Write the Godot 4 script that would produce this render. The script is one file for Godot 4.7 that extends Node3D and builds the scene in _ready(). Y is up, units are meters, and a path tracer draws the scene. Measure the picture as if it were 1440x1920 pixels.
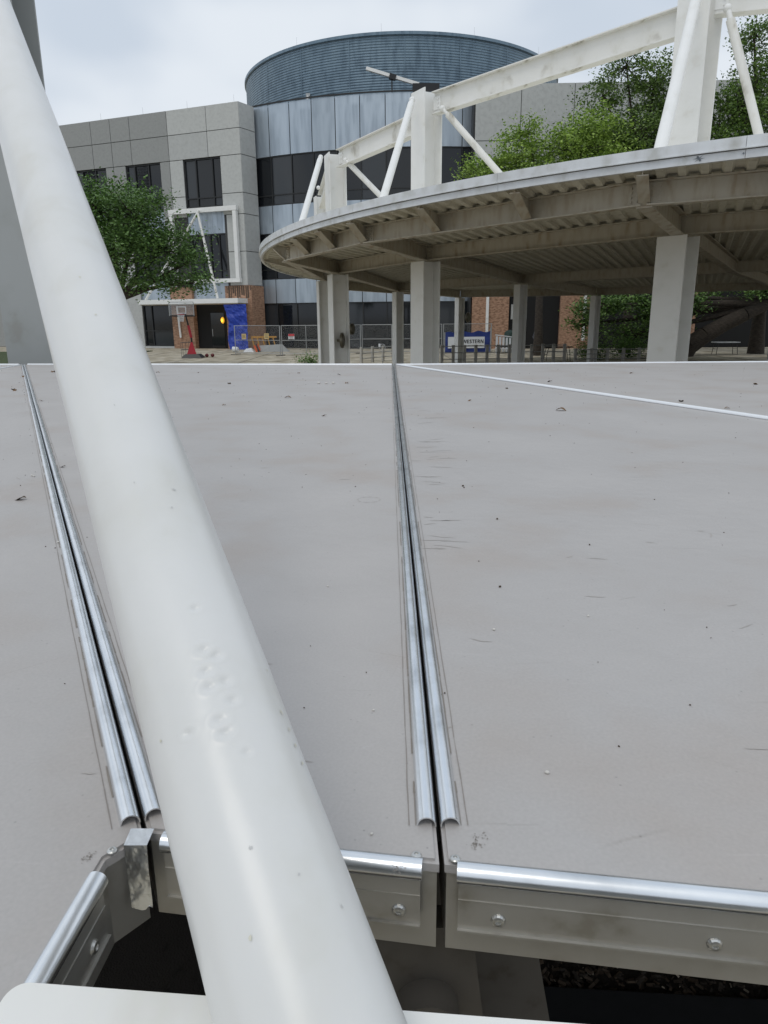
extends Node3D
# A plaza seen across pale roof panels: pipe stay, round steel pavilion, office building with a drum.

class MB:
	var v := PackedVector3Array()
	var n := PackedVector3Array()
	func tri(a: Vector3, b: Vector3, c: Vector3):
		var k := (b - a).cross(c - a).normalized()
		v.append_array([a, c, b]); n.append_array([k, k, k])
	func quad(a: Vector3, b: Vector3, c: Vector3, d: Vector3):
		tri(a, b, c); tri(a, c, d)
	func triN(a: Vector3, b: Vector3, c: Vector3, na: Vector3, nb: Vector3, nc: Vector3):
		v.append_array([a, c, b]); n.append_array([na, nc, nb])
	func quadN(a, b, c, d, na, nb, nc, nd):
		triN(a, b, c, na, nb, nc); triN(a, c, d, na, nc, nd)
	func hexa(p: Array): # p0..3 bottom ring counterclockwise seen from above, p4..7 top ring
		quad(p[4], p[5], p[6], p[7]); quad(p[3], p[2], p[1], p[0])
		for i in 4:
			var j := (i + 1) % 4
			quad(p[i], p[j], p[j + 4], p[i + 4])
	func box(c: Vector3, s: Vector3, bs := Basis()):
		var x := bs.x * s.x * 0.5; var y := bs.y * s.y * 0.5; var z := bs.z * s.z * 0.5
		hexa([c - x - y + z, c + x - y + z, c + x - y - z, c - x - y - z, c - x + y + z, c + x + y + z, c + x + y - z, c - x + y - z])
	func cbox(c: Vector3, s: Vector3, ch: float, bs := Basis()): # box with chamfered long edges along y and top
		var o := PackedVector2Array()
		var hx := s.x * 0.5; var hz := s.z * 0.5
		for q in [[hx - ch, hz], [hx, hz - ch], [hx, -hz + ch], [hx - ch, -hz], [-hx + ch, -hz], [-hx, -hz + ch], [-hx, hz - ch], [-hx + ch, hz]]:
			o.append(Vector2(q[0], q[1]))
		var f := func(q: Vector2, y: float, k: float) -> Vector3:
			return c + bs * Vector3(q.x * (1 - k / hx), y, q.y * (1 - k / hz))
		var hy := s.y * 0.5
		var lv := [[-hy, 0.0], [hy - ch, 0.0], [hy, ch]]
		for l in 2:
			for i in 8:
				var j := (i + 1) % 8
				quad(f.call(o[i], lv[l][0], lv[l][1]), f.call(o[j], lv[l][0], lv[l][1]), f.call(o[j], lv[l + 1][0], lv[l + 1][1]), f.call(o[i], lv[l + 1][0], lv[l + 1][1]))
		for i in range(1, 7):
			tri(f.call(o[0], hy, ch), f.call(o[i], hy, ch), f.call(o[i + 1], hy, ch))
			tri(f.call(o[0], -hy, 0.0), f.call(o[i + 1], -hy, 0.0), f.call(o[i], -hy, 0.0))
	func tube(p0: Vector3, p1: Vector3, r0: float, r1: float, seg := 12, caps := true):
		var d := (p1 - p0).normalized()
		var a := d.cross(Vector3.UP if abs(d.y) < 0.95 else Vector3.RIGHT).normalized()
		var b := a.cross(d).normalized()
		for i in seg:
			var t0 := TAU * i / seg; var t1 := TAU * (i + 1) / seg
			var n0 := a * cos(t0) + b * sin(t0); var n1 := a * cos(t1) + b * sin(t1)
			quadN(p0 + n0 * r0, p1 + n0 * r1, p1 + n1 * r1, p0 + n1 * r0, n0, n0, n1, n1)
			if caps:
				triN(p0, p0 + n0 * r0, p0 + n1 * r0, -d, -d, -d); triN(p1, p1 + n1 * r1, p1 + n0 * r1, d, d, d)
	func path(pts: Array, r: Array, seg := 8):
		for i in pts.size() - 1:
			tube(pts[i], pts[i + 1], r[i], r[i + 1], seg, i == 0 or i == pts.size() - 2)
	func ibeam(p0: Vector3, p1: Vector3, up: Vector3, depth: float, width: float, tf: float, tw: float):
		var d := (p1 - p0).normalized()
		var s := d.cross(up).normalized(); var u := s.cross(d).normalized()
		var bs := Basis(s, u, -d)
		var c := (p0 + p1) * 0.5; var L := p0.distance_to(p1)
		box(c + u * (depth - tf) * 0.5, Vector3(width, tf, L), bs)
		box(c - u * (depth - tf) * 0.5, Vector3(width, tf, L), bs)
		box(c, Vector3(tw, depth - 2 * tf, L), bs)
	func prism(poly: Array, y0: float, y1: float): # poly of Vector2(x, z)
		var pv := PackedVector2Array(poly)
		var idx := Geometry2D.triangulate_polygon(pv)
		for i in range(0, idx.size(), 3):
			var q := [pv[idx[i]], pv[idx[i + 1]], pv[idx[i + 2]]]
			if (q[1] - q[0]).cross(q[2] - q[0]) > 0: q = [q[0], q[2], q[1]]
			tri(Vector3(q[0].x, y1, q[0].y), Vector3(q[1].x, y1, q[1].y), Vector3(q[2].x, y1, q[2].y))
			tri(Vector3(q[0].x, y0, q[0].y), Vector3(q[2].x, y0, q[2].y), Vector3(q[1].x, y0, q[1].y))
		var area := 0.0
		for i in pv.size(): area += pv[i].cross(pv[(i + 1) % pv.size()])
		if area > 0: pv.reverse()
		for i in pv.size():
			var a := pv[i]; var b := pv[(i + 1) % pv.size()]
			quad(Vector3(a.x, y0, a.y), Vector3(b.x, y0, b.y), Vector3(b.x, y1, b.y), Vector3(a.x, y1, a.y))
	func lathe(c: Vector3, prof: Array, seg := 24, a0 := 0.0, a1 := TAU): # prof of Vector2(radius, y), outside seen
		for k in prof.size() - 1:
			var p: Vector2 = prof[k]; var q: Vector2 = prof[k + 1]
			var dn := Vector2(q.y - p.y, -(q.x - p.x)).normalized()
			for i in seg:
				var t0 := a0 + (a1 - a0) * i / seg; var t1 := a0 + (a1 - a0) * (i + 1) / seg
				var e0 := Vector3(cos(t0), 0, sin(t0)); var e1 := Vector3(cos(t1), 0, sin(t1))
				var n0 := e0 * dn.x + Vector3.UP * dn.y; var n1 := e1 * dn.x + Vector3.UP * dn.y
				quadN(c + e0 * p.x + Vector3.UP * p.y, c + e0 * q.x + Vector3.UP * q.y, c + e1 * q.x + Vector3.UP * q.y, c + e1 * p.x + Vector3.UP * p.y, n0, n0, n1, n1)
	func sphere(c: Vector3, r: Vector3, seg := 10, rings := 6):
		for k in rings:
			for i in seg:
				var q := []
				for e in [[k, i], [k, i + 1], [k + 1, i + 1], [k + 1, i]]:
					var ph: float = PI * e[0] / rings - PI / 2; var th: float = TAU * e[1] / seg
					q.append(Vector3(cos(ph) * cos(th), sin(ph), cos(ph) * sin(th)))
				quadN(c + q[0] * r, c + q[3] * r, c + q[2] * r, c + q[1] * r, q[0], q[3], q[2], q[1])
	func mesh(o := Vector3.ZERO) -> ArrayMesh:
		var w := v.duplicate()
		if o != Vector3.ZERO:
			for i in w.size(): w[i] -= o
		var a := []; a.resize(Mesh.ARRAY_MAX)
		a[Mesh.ARRAY_VERTEX] = w; a[Mesh.ARRAY_NORMAL] = n
		var m := ArrayMesh.new(); m.add_surface_from_arrays(Mesh.PRIMITIVE_TRIANGLES, a)
		return m

var M := {}
var counts := {}
var rng := RandomNumberGenerator.new()

func numbered(called: String) -> String:
	counts[called] = counts.get(called, -1) + 1
	return called if counts[called] == 0 else "%s_%03d" % [called, counts[called]]
func tag(o: Node, label: String, category: String, group := "", kind := ""):
	o.set_meta("label", label); o.set_meta("category", category)
	if group: o.set_meta("group", group)
	if kind: o.set_meta("kind", kind)
func thing(called: String, label: String, category: String, at := Vector3.ZERO, group := "") -> Node3D:
	var o := Node3D.new(); o.name = numbered(called); add_child(o); o.position = at
	tag(o, label, category, group)
	return o
func base_of(p: Node) -> Vector3:
	var s := Vector3.ZERO
	while p != self:
		s += (p as Node3D).position; p = p.get_parent()
	return s
func part(mb: MB, called: String, mat: Material, parent: Node) -> MeshInstance3D: # world coordinates in, one mesh under parent
	var o := MeshInstance3D.new(); o.name = called
	o.mesh = mb.mesh(base_of(parent)); o.material_override = mat
	parent.add_child(o, true)
	return o
func inst(mesh: Mesh, called: String, mat: Material, parent: Node, xf: Transform3D) -> MeshInstance3D:
	var o := MeshInstance3D.new(); o.name = called; o.mesh = mesh; o.material_override = mat
	xf.origin -= base_of(parent); o.transform = xf
	parent.add_child(o, true)
	return o
func bxp(called: String, mat: Material, parent: Node, c: Vector3, s: Vector3, bs := Basis()) -> MeshInstance3D:
	var m := MB.new(); m.box(c, s, bs); return part(m, called, mat, parent)
func setting(mb: MB, called: String, mat: Material) -> MeshInstance3D:
	var o := part(mb, called, mat, self); o.set_meta("kind", "structure"); return o

func ntex(sd: int, freq: float, oct: int, cols: Array, offs: Array, size := 512, stretch := Vector2i(1, 1), normal := 0.0) -> ImageTexture:
	var f := FastNoiseLite.new(); f.seed = sd; f.frequency = freq; f.fractal_octaves = oct
	f.noise_type = FastNoiseLite.TYPE_SIMPLEX_SMOOTH
	var im := f.get_seamless_image(size / stretch.x, size / stretch.y, false, false, 0.15, true)
	if stretch != Vector2i(1, 1): im.resize(size, size, Image.INTERPOLATE_CUBIC)
	if normal > 0:
		im.convert(Image.FORMAT_RGBA8); im.bump_map_to_normal_map(normal)
		return ImageTexture.create_from_image(im)
	var g := Gradient.new(); g.offsets = PackedFloat32Array(offs); g.colors = PackedColorArray(cols)
	var lut := []
	for i in 256: lut.append(g.sample(i / 255.0))
	var o := Image.create(size, size, false, Image.FORMAT_RGB8)
	for y in size:
		for x in size: o.set_pixel(x, y, lut[int(im.get_pixel(x, y).r * 255.0)])
	return ImageTexture.create_from_image(o)
func deck_tex() -> ImageTexture: # cast sheet: fine grain, faint scuffs and specks
	var n := 1536; var im := Image.create(n, n, false, Image.FORMAT_RGB8); var r := RandomNumberGenerator.new(); r.seed = 64
	var f := FastNoiseLite.new(); f.seed = 6; f.frequency = 0.35; f.fractal_octaves = 2
	var g := FastNoiseLite.new(); g.seed = 7; g.frequency = 0.006; g.fractal_octaves = 5
	var ga := g.get_seamless_image(n / 2, n / 2, false, false, 0.15, true); ga.resize(n, n, Image.INTERPOLATE_BILINEAR)
	var fa := f.get_seamless_image(n, n, false, false, 0.1, true)
	for y in n:
		for x in n:
			var k := ga.get_pixel(x, y).r; var v := 0.955 + (fa.get_pixel(x, y).r - 0.5) * 0.05 + (k - 0.5) * 0.05
			im.set_pixel(x, y, Color(v, v - 0.012 * maxf(0, 0.45 - k) * 4.0, v - 0.022 * maxf(0, 0.45 - k) * 4.0))
	for q in 420: # short scuffs, mostly across the sheet
		var p := Vector2(r.randf() * n, r.randf() * n); var a := r.randfn(0.0, 0.35); var L := r.randf_range(6, 70); var dk := r.randf_range(-0.055, 0.03); var bend := r.randf_range(-0.012, 0.012); var wd := 1 + int(r.randf() < 0.3)
		for i in int(L):
			a += bend * 0.3; p += Vector2(cos(a), sin(a))
			var fade := sin(PI * i / L)
			for w in wd:
				var x := posmod(int(p.x), n); var y := posmod(int(p.y) + w, n); var c := im.get_pixel(x, y); var e := dk * fade
				im.set_pixel(x, y, Color(clampf(c.r + e, 0, 1), clampf(c.g + e * 1.05, 0, 1), clampf(c.b + e * 1.15, 0, 1)))
	for q in 900: # specks
		var x := r.randi_range(0, n - 1); var y := r.randi_range(0, n - 1); var e := r.randf_range(0.05, 0.22)
		var c := im.get_pixel(x, y); im.set_pixel(x, y, Color(maxf(0, c.r - e), maxf(0, c.g - e), maxf(0, c.b - e)))
	return ImageTexture.create_from_image(im)
func lin(r: float, g: float, b: float) -> Color: return Color(r, g, b).linear_to_srgb()
func mat(called: String, c: Color, rough := 0.6, metal := 0.0, t: Texture2D = null, size := 1.0, nt: Texture2D = null, ns := 0.3) -> StandardMaterial3D:
	var m := StandardMaterial3D.new(); m.albedo_color = c; m.roughness = rough; m.metallic = metal
	if t or nt:
		m.uv1_triplanar = true; m.uv1_world_triplanar = true; m.uv1_scale = Vector3.ONE / size
	if t: m.albedo_texture = t
	if nt: m.normal_enabled = true; m.normal_texture = nt; m.normal_scale = ns
	M[called] = m
	return m
func grey(a: float, w := 0.0) -> Color: return Color(a + w, a, a - w)

func materials():
	var mottle := ntex(3, 0.012, 5, [grey(0.82), grey(0.93), grey(1.0)], [0.1, 0.5, 0.85])
	var fine := ntex(21, 0.09, 3, [], [], 512, Vector2i(1, 1), 2.5)
	var wavy := ntex(23, 0.012, 3, [], [], 512, Vector2i(1, 1), 2.0)
	var dirt := ntex(31, 0.012, 6, [Color(0.86, 0.845, 0.81), Color(0.955, 0.95, 0.94), Color(0.99, 0.99, 0.985), Color(1, 1, 1)], [0.1, 0.28, 0.5, 0.9])
	var clean := ntex(39, 0.010, 6, [Color(0.93, 0.92, 0.90), Color(0.98, 0.98, 0.975), Color(1, 1, 1)], [0.1, 0.26, 0.5])
	var drip := ntex(33, 0.008, 6, [Color(0.84, 0.83, 0.80), Color(0.95, 0.945, 0.94), Color(1, 1, 1)], [0.12, 0.34, 0.6], 512, Vector2i(1, 2))
	var rusty := ntex(35, 0.016, 5, [Color(0.84, 0.77, 0.70), Color(0.94, 0.92, 0.89), Color(1, 1, 1)], [0.15, 0.36, 0.6], 512, Vector2i(1, 4))
	var grime := ntex(37, 0.009, 6, [Color(0.72, 0.70, 0.66), Color(0.92, 0.915, 0.89), Color(0.98, 0.98, 0.975), Color(1, 1, 1)], [0.08, 0.20, 0.34, 0.9], 512, Vector2i(1, 2))
	var dt := deck_tex()
	var cleanm := ntex(43, 0.02, 5, [grey(0.86), grey(0.96), grey(1.0)], [0.1, 0.35, 0.6])
	mat("deck", lin(0.492, 0.470, 0.455), 0.55, 0.0, dt, 2.6, fine, 0.10)
	mat("deck2", lin(0.486, 0.466, 0.453), 0.53, 0.0, dt, 3.1, fine, 0.10)
	mat("alu", lin(0.86, 0.885, 0.91), 0.27, 1.0, cleanm, 1.3, fine, 0.04)
	mat("skirt", lin(0.50, 0.49, 0.465), 0.42, 0.75, dirt, 0.5, fine, 0.06)
	mat("rivet", lin(0.62, 0.62, 0.60), 0.35, 1.0)
	mat("rubber", lin(0.012, 0.012, 0.012), 0.8)
	mat("seal", lin(0.27, 0.245, 0.225), 0.8)
	mat("trim", lin(0.84, 0.86, 0.88), 0.3, 0.2)
	mat("pipe", lin(0.705, 0.705, 0.692), 0.30, 0.0, ntex(41, 0.006, 6, [Color(0.95, 0.945, 0.925), Color(0.985, 0.985, 0.98), Color(1, 1, 1)], [0.12, 0.32, 0.6]), 0.6, wavy, 0.05)
	mat("white", lin(0.86, 0.86, 0.845), 0.42, 0.0, clean, 2.6, wavy, 0.05)
	mat("whitegrime", lin(0.84, 0.835, 0.81), 0.5, 0.0, grime, 2.4)
	mat("fascia", lin(0.74, 0.765, 0.785), 0.4, 0.1, drip, 1.4)
	mat("taupe", lin(0.52, 0.485, 0.405), 0.55, 0.0, rusty, 1.5)
	mat("soffit", lin(0.72, 0.695, 0.60), 0.6, 0.0, dirt, 1.7)
	mat("chip", lin(0.16, 0.18, 0.20), 0.7)
	mat("column", lin(0.85, 0.85, 0.825), 0.45, 0.0, clean, 2.5)
	mat("mast", lin(0.36, 0.375, 0.37), 0.5, 0.0, clean, 3.5)
	mat("shaded_post", lin(0.11, 0.10, 0.088), 0.6, 0.0, dirt, 0.4)  # post paint darkened: this colour holds the shade below the panels
	var cast := ntex(51, 0.03, 5, [grey(0.945), grey(0.985), grey(1.0)], [0.2, 0.5, 0.8])
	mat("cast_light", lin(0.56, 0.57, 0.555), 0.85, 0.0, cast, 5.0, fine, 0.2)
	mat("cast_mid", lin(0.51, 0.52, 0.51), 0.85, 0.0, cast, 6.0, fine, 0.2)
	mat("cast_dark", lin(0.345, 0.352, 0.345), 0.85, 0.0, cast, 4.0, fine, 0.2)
	mat("joint", lin(0.07, 0.07, 0.07), 0.9)
	mat("zinc", lin(0.50, 0.565, 0.63), 0.36, 0.55, ntex(53, 0.012, 5, [Color(0.86, 0.87, 0.88), Color(0.95, 0.955, 0.96), Color(1, 1, 1)], [0.2, 0.5, 0.8], 512, Vector2i(1, 8)), 4.0)
	mat("zinc_dark", lin(0.45, 0.51, 0.57), 0.4, 0.5, ntex(55, 0.012, 5, [Color(0.86, 0.87, 0.88), Color(0.95, 0.955, 0.96), Color(1, 1, 1)], [0.2, 0.5, 0.8], 512, Vector2i(1, 8)), 5.0)
	mat("drum", lin(0.20, 0.28, 0.345), 0.42, 0.3, ntex(57, 0.02, 5, [Color(0.80, 0.82, 0.84), Color(0.95, 0.96, 0.97), Color(1, 1, 1)], [0.2, 0.5, 0.8], 512, Vector2i(1, 4)), 6.0)
	mat("glass", lin(0.012, 0.014, 0.017), 0.06)
	mat("glass2", lin(0.035, 0.04, 0.046), 0.10)  # paler panes: a faint blue-grey reflection put into the colour
	mat("mullion", lin(0.018, 0.019, 0.02), 0.5)
	mat("interior", lin(0.01, 0.01, 0.01), 0.9)
	mat("brick", lin(0.47, 0.285, 0.19), 0.9, 0.0, ntex(59, 0.035, 6, [Color(0.72, 0.70, 0.68), Color(0.88, 0.87, 0.86), Color(1, 1, 1)], [0.2, 0.45, 0.75], 512, Vector2i(2, 1)), 3.0, fine, 0.4)
	mat("brickstain", lin(0.11, 0.075, 0.055), 0.95, 0.0, cast, 1.5)
	mat("concrete", lin(0.52, 0.475, 0.385), 0.9, 0.0, ntex(61, 0.012, 6, [Color(0.74, 0.72, 0.68), Color(0.9, 0.89, 0.87), Color(1, 1, 1)], [0.2, 0.5, 0.8]), 7.0, fine, 0.3)
	mat("grass", lin(0.06, 0.085, 0.028), 0.95, 0.0, mottle, 2.0, fine, 1.0)
	mat("soil", lin(0.028, 0.022, 0.017), 1.0, 0.0, grime, 0.5, fine, 1.0)
	mat("dark_sheet", lin(0.006, 0.0065, 0.008), 0.9, 0.0, mottle, 0.6)
	mat("tarp", lin(0.012, 0.045, 0.36), 0.38, 0.0, null, 1.0, wavy, 0.5)
	mat("banner", lin(0.018, 0.04, 0.20), 0.55)
	mat("print_white", lin(0.68, 0.70, 0.72), 0.6)
	mat("print_black", lin(0.015, 0.015, 0.02), 0.6)
	mat("galv", lin(0.42, 0.43, 0.43), 0.45, 0.7)
	mat("galvdark", lin(0.10, 0.10, 0.10), 0.5, 0.5)
	mat("black", lin(0.012, 0.012, 0.013), 0.45)
	mat("red", lin(0.36, 0.012, 0.025), 0.4)
	mat("darkred", lin(0.12, 0.012, 0.015), 0.5)
	mat("spatter", lin(0.64, 0.625, 0.53), 0.6)
	mat("chipgrey", lin(0.56, 0.56, 0.55), 0.7)
	mat("scuff", lin(0.42, 0.395, 0.372), 0.8)
	mat("grimebrown", lin(0.25, 0.225, 0.20), 0.9)
	mat("signyellow", lin(0.62, 0.47, 0.22), 0.6)
	mat("signred", lin(0.55, 0.05, 0.06), 0.6)
	mat("signink", lin(0.12, 0.09, 0.05), 0.6)
	mat("orangewood", lin(0.50, 0.25, 0.035), 0.6)
	mat("orange", lin(0.65, 0.10, 0.02), 0.5)
	mat("bronze", lin(0.16, 0.145, 0.11), 0.4, 0.5)
	mat("stone", lin(0.50, 0.48, 0.44), 0.85, 0.0, cast, 1.0)
	mat("greenbin", lin(0.012, 0.04, 0.03), 0.5)
	mat("bark", lin(0.075, 0.06, 0.047), 0.95, 0.0, ntex(63, 0.04, 5, [Color(0.5, 0.5, 0.5), Color(0.8, 0.8, 0.8), Color(1, 1, 1)], [0.2, 0.5, 0.8], 512, Vector2i(6, 1)), 0.8, fine, 1.0)
	mat("deadleaf", lin(0.16, 0.095, 0.045), 0.8)
	mat("deadleaf2", lin(0.07, 0.05, 0.03), 0.8)
	mat("pebble", lin(0.62, 0.60, 0.56), 0.8)
	mat("clearboard", Color(0.75, 0.78, 0.8, 0.08), 0.1).transparency = BaseMaterial3D.TRANSPARENCY_ALPHA
	var lm := mat("lampglow", lin(0.8, 0.55, 0.12), 0.4)
	lm.emission_enabled = true; lm.emission = Color(1.0, 0.72, 0.2); lm.emission_energy_multiplier = 0.7
	for k in ["leaf", "chipmm", "vc"]:
		var lf := mat(k, Color.WHITE, 0.55 if k == "leaf" else 0.85)
		lf.vertex_color_use_as_albedo = true; lf.cull_mode = BaseMaterial3D.CULL_DISABLED
	(M.leaf as StandardMaterial3D).backlight_enabled = true
	(M.leaf as StandardMaterial3D).backlight = Color(0.42, 0.52, 0.20)

func sky_panorama() -> ImageTexture:
	var f := FastNoiseLite.new(); f.seed = 8; f.frequency = 1.15; f.fractal_octaves = 5; f.fractal_gain = 0.46
	var w := 1024; var h := 512
	var im := Image.create(w, h, false, Image.FORMAT_RGBF)
	for y in h:
		var el := PI * (0.5 - (y + 0.5) / h)
		for x in w:
			var az := TAU * (x + 0.5) / w
			var d := Vector3(cos(el) * sin(az), sin(el), cos(el) * cos(az))
			var up := maxf(d.y, 0.0)
			# a cloud layer: seen ever more edge-on towards the horizon
			var q := Vector3(d.x, 0, d.z) / (up + 0.35)
			var c := clampf(f.get_noise_3d(q.x, 0.0, q.z) * 1.7 + 0.5, 0, 1)
			var col := Color(0.58, 0.655, 0.755).lerp(Color(0.77, 0.825, 0.89), smoothstep(0.1, 0.85, c))
			col = col.lerp(Color(0.70, 0.75, 0.81), pow(1 - up, 6.0) * 0.5)
			col *= 1.0 + 0.02 * up
			if d.y < 0: col = Color(0.30, 0.29, 0.27)
			im.set_pixel(x, y, col)
	return ImageTexture.create_from_image(im)

func _ready():
	rng.seed = 20240
	# ---- camera, sky, sun, exposure
	var cam := Camera3D.new(); cam.name = "camera"; add_child(cam)
	cam.position = Vector3(0, 2.3, 0); cam.rotation_degrees = Vector3(-15.2, 0, -0.45)
	cam.rotation_order = EULER_ORDER_YXZ
	cam.fov = 71.56; cam.near = 0.02; cam.far = 900; cam.current = true
	var we := WorldEnvironment.new(); we.name = "environment"; add_child(we)
	var env := Environment.new(); we.environment = env
	env.background_mode = Environment.BG_SKY
	env.tonemap_mode = Environment.TONE_MAPPER_LINEAR; env.tonemap_exposure = 1.0
	env.sdfgi_enabled = true; env.ssao_enabled = true; env.ssil_enabled = true
	var sk := Sky.new(); env.sky = sk
	var pm := PanoramaSkyMaterial.new(); sk.sky_material = pm
	pm.panorama = sky_panorama(); pm.energy_multiplier = 1.0
	var sun := DirectionalLight3D.new(); sun.name = "sun"; add_child(sun)
	sun.rotation_degrees = Vector3(-62, -35, 0); sun.light_energy = 0.22; sun.light_color = Color(1, 0.97, 0.92)
	sun.light_angular_distance = 25; sun.shadow_enabled = true
	materials()
	ground()
	deck()
	stay()
	pavilion()
	building()
	trees()
	clutter()
	people()
	small_bits()

# ------------------------------------------------------------------ the setting
func ground():
	var m := MB.new(); m.quad(Vector3(-400, 0, 300), Vector3(400, 0, 300), Vector3(400, 0, -500), Vector3(-400, 0, -500))
	setting(m, "ground", M.concrete)
	m = MB.new() # pavement joints are thin dark sawn lines
	for i in 14:
		var x := -24.0 + i * 4.0
		m.box(Vector3(x, 0.004, -45), Vector3(0.04, 0.004, 26))
	for i in 7: m.box(Vector3(2, 0.0055, -57.5 + i * 4.0), Vector3(54, 0.004, 0.04))
	setting(m, "pavement_joints", M.joint)
	m = MB.new(); m.box(Vector3(-33, 0.03, -46), Vector3(30, 0.06, 22)); setting(m, "lawn", M.grass)
	m = MB.new(); m.box(Vector3(3, 0.01, -4.5), Vector3(22, 0.02, 10)); setting(m, "planting_bed", M.soil)
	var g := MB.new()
	g.box(Vector3(2.6, 0.045, -0.53), Vector3(5, 0.05, 2.5), Basis(Vector3.UP, -0.075))  # flat near-black sheet lying over the mulch
	var o := part(g, "black_sheet", M.dark_sheet, self); tag(o, "flat black sheet laid over the dark mulch below the deck edge", "ground fabric")

# ------------------------------------------------------------------ pale roof panels in front
const TOP := 1.8
func bead(p0: Vector2, p1: Vector2, r: float, y: float) -> MB: # half-round aluminium tube lying on an edge
	var m := MB.new()
	var a := Vector3(p0.x, y, p0.y); var b := Vector3(p1.x, y, p1.y)
	var d := (b - a).normalized(); var s := d.cross(Vector3.UP).normalized()
	var N := 12
	var pr := []
	for i in N + 1:
		var t := -0.15 + (PI + 0.3) * i / N
		pr.append([cos(t), sin(t)])
	for i in N:
		var n0: Vector3 = s * pr[i][0] + Vector3.UP * pr[i][1]; var n1: Vector3 = s * pr[i + 1][0] + Vector3.UP * pr[i + 1][1]
		m.quadN(a + n0 * r, b + n0 * r, b + n1 * r, a + n1 * r, n0, n0, n1, n1)
		m.quadN(a + n1 * r * 0.86, b + n1 * r * 0.86, b + n0 * r * 0.86, a + n0 * r * 0.86, -n1, -n1, -n0, -n0)
		for e in [[a, -d], [b, d]]:
			m.quad(e[0] + n0 * r, e[0] + n1 * r, e[0] + n1 * r * 0.86, e[0] + n0 * r * 0.86)
	return m
func off(p0: Vector2, p1: Vector2, k: float) -> Array: # the segment moved sideways by k (to the right of its direction)
	var d := (p1 - p0).normalized(); var s := Vector2(-d.y, d.x)
	return [p0 + s * k, p1 + s * k]
func screw(c: Vector3, nrm: Vector3, r: float, parent: Node):
	var m := MB.new()
	var a := nrm.cross(Vector3.UP if abs(nrm.y) < 0.9 else Vector3.RIGHT).normalized(); var b := nrm.cross(a)
	var pr := [[1.0, 0.0], [0.95, 0.18], [0.75, 0.36], [0.42, 0.42], [0.36, 0.2], [0.0, 0.15]]
	for k in 5:
		for i in 14:
			var t0 := TAU * i / 14; var t1 := TAU * (i + 1) / 14
			var e0 := a * cos(t0) + b * sin(t0); var e1 := a * cos(t1) + b * sin(t1)
			m.quad(c + (e0 * pr[k][0] + nrm * pr[k][1]) * r, c + (e1 * pr[k][0] + nrm * pr[k][1]) * r, c + (e1 * pr[k + 1][0] + nrm * pr[k + 1][1]) * r, c + (e0 * pr[k + 1][0] + nrm * pr[k + 1][1]) * r)
	part(m, "rivet", M.rivet, parent)
func panel(label: String, poly: Array, mt: Material) -> Node3D:
	var c := Vector2.ZERO
	for p in poly: c += p / poly.size()
	var t := thing("roof_panel", label, "roof panel", Vector3(c.x, TOP - 0.11, c.y), "pale triangular roof panels")
	# sheet with a rounded-over rim
	var ins := Geometry2D.offset_polygon(PackedVector2Array(poly), -0.004, Geometry2D.JOIN_MITER)
	var m := MB.new(); m.prism(poly, TOP - 0.012, TOP - 0.003)
	m.prism(Array(ins[0]), TOP - 0.003, TOP); part(m, "top_sheet", mt, t)
	m = MB.new(); m.prism(Array(Geometry2D.offset_polygon(PackedVector2Array(poly), -0.002, Geometry2D.JOIN_MITER)[0]), TOP - 0.103, TOP - 0.012)
	part(m, "side_frame", M.skirt, t)
	return t
func seal_line(p0: Vector2, p1: Vector2, parent: Node, sd: int):
	var f := FastNoiseLite.new(); f.seed = sd; f.frequency = 1.4
	var m := MB.new(); var N := 90; var d := p1 - p0; var s := Vector2(-d.y, d.x).normalized(); var prev := Vector3.ZERO
	for i in N + 1:
		var t := float(i) / N; t = t * t
		var q := p0 + d * t + s * f.get_noise_1d(t * 40) * 0.0007
		var w := 0.0007 * (0.7 + 0.5 * f.get_noise_1d(500 + t * 90))
		var a := Vector3(q.x, TOP + 0.0008, q.y)
		if i > 0:
			var s3 := Vector3(s.x, 0, s.y) * w
			m.quad(prev - s3, prev + s3, a + s3, a - s3)
		prev = a
	part(m, "sealant_line", M.seal, parent)
func grime_line(p0: Vector2, p1: Vector2, parent: Node, sd: int): # dirt caught along the foot of a bead, in broken runs
	var r := RandomNumberGenerator.new(); r.seed = sd
	var m := MB.new(); var d := (p1 - p0); var L := d.length(); d /= L; var s := Vector2(-d.y, d.x); var t := 0.0
	while t < L - 0.1:
		var l := r.randf_range(0.01, 0.06) * (1 + t * 0.6); var w0 := r.randf_range(0.0002, 0.0011) * (1 + t * 0.15); var w1 := r.randf_range(0.0002, 0.0011) * (1 + t * 0.15)
		if r.randf() < 0.75:
			var a := p0 + d * t; var b := p0 + d * minf(t + l, L)
			m.quad(Vector3(a.x - s.x * w0, TOP + 0.0009, a.y - s.y * w0), Vector3(a.x + s.x * w0, TOP + 0.0009, a.y + s.y * w0), Vector3(b.x + s.x * w1, TOP + 0.0009, b.y + s.y * w1), Vector3(b.x - s.x * w1, TOP + 0.0009, b.y - s.y * w1))
		t += l
	var o := part(m, "grime_line", M.grimebrown, parent); o.set_meta("kind", "stuff")
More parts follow.
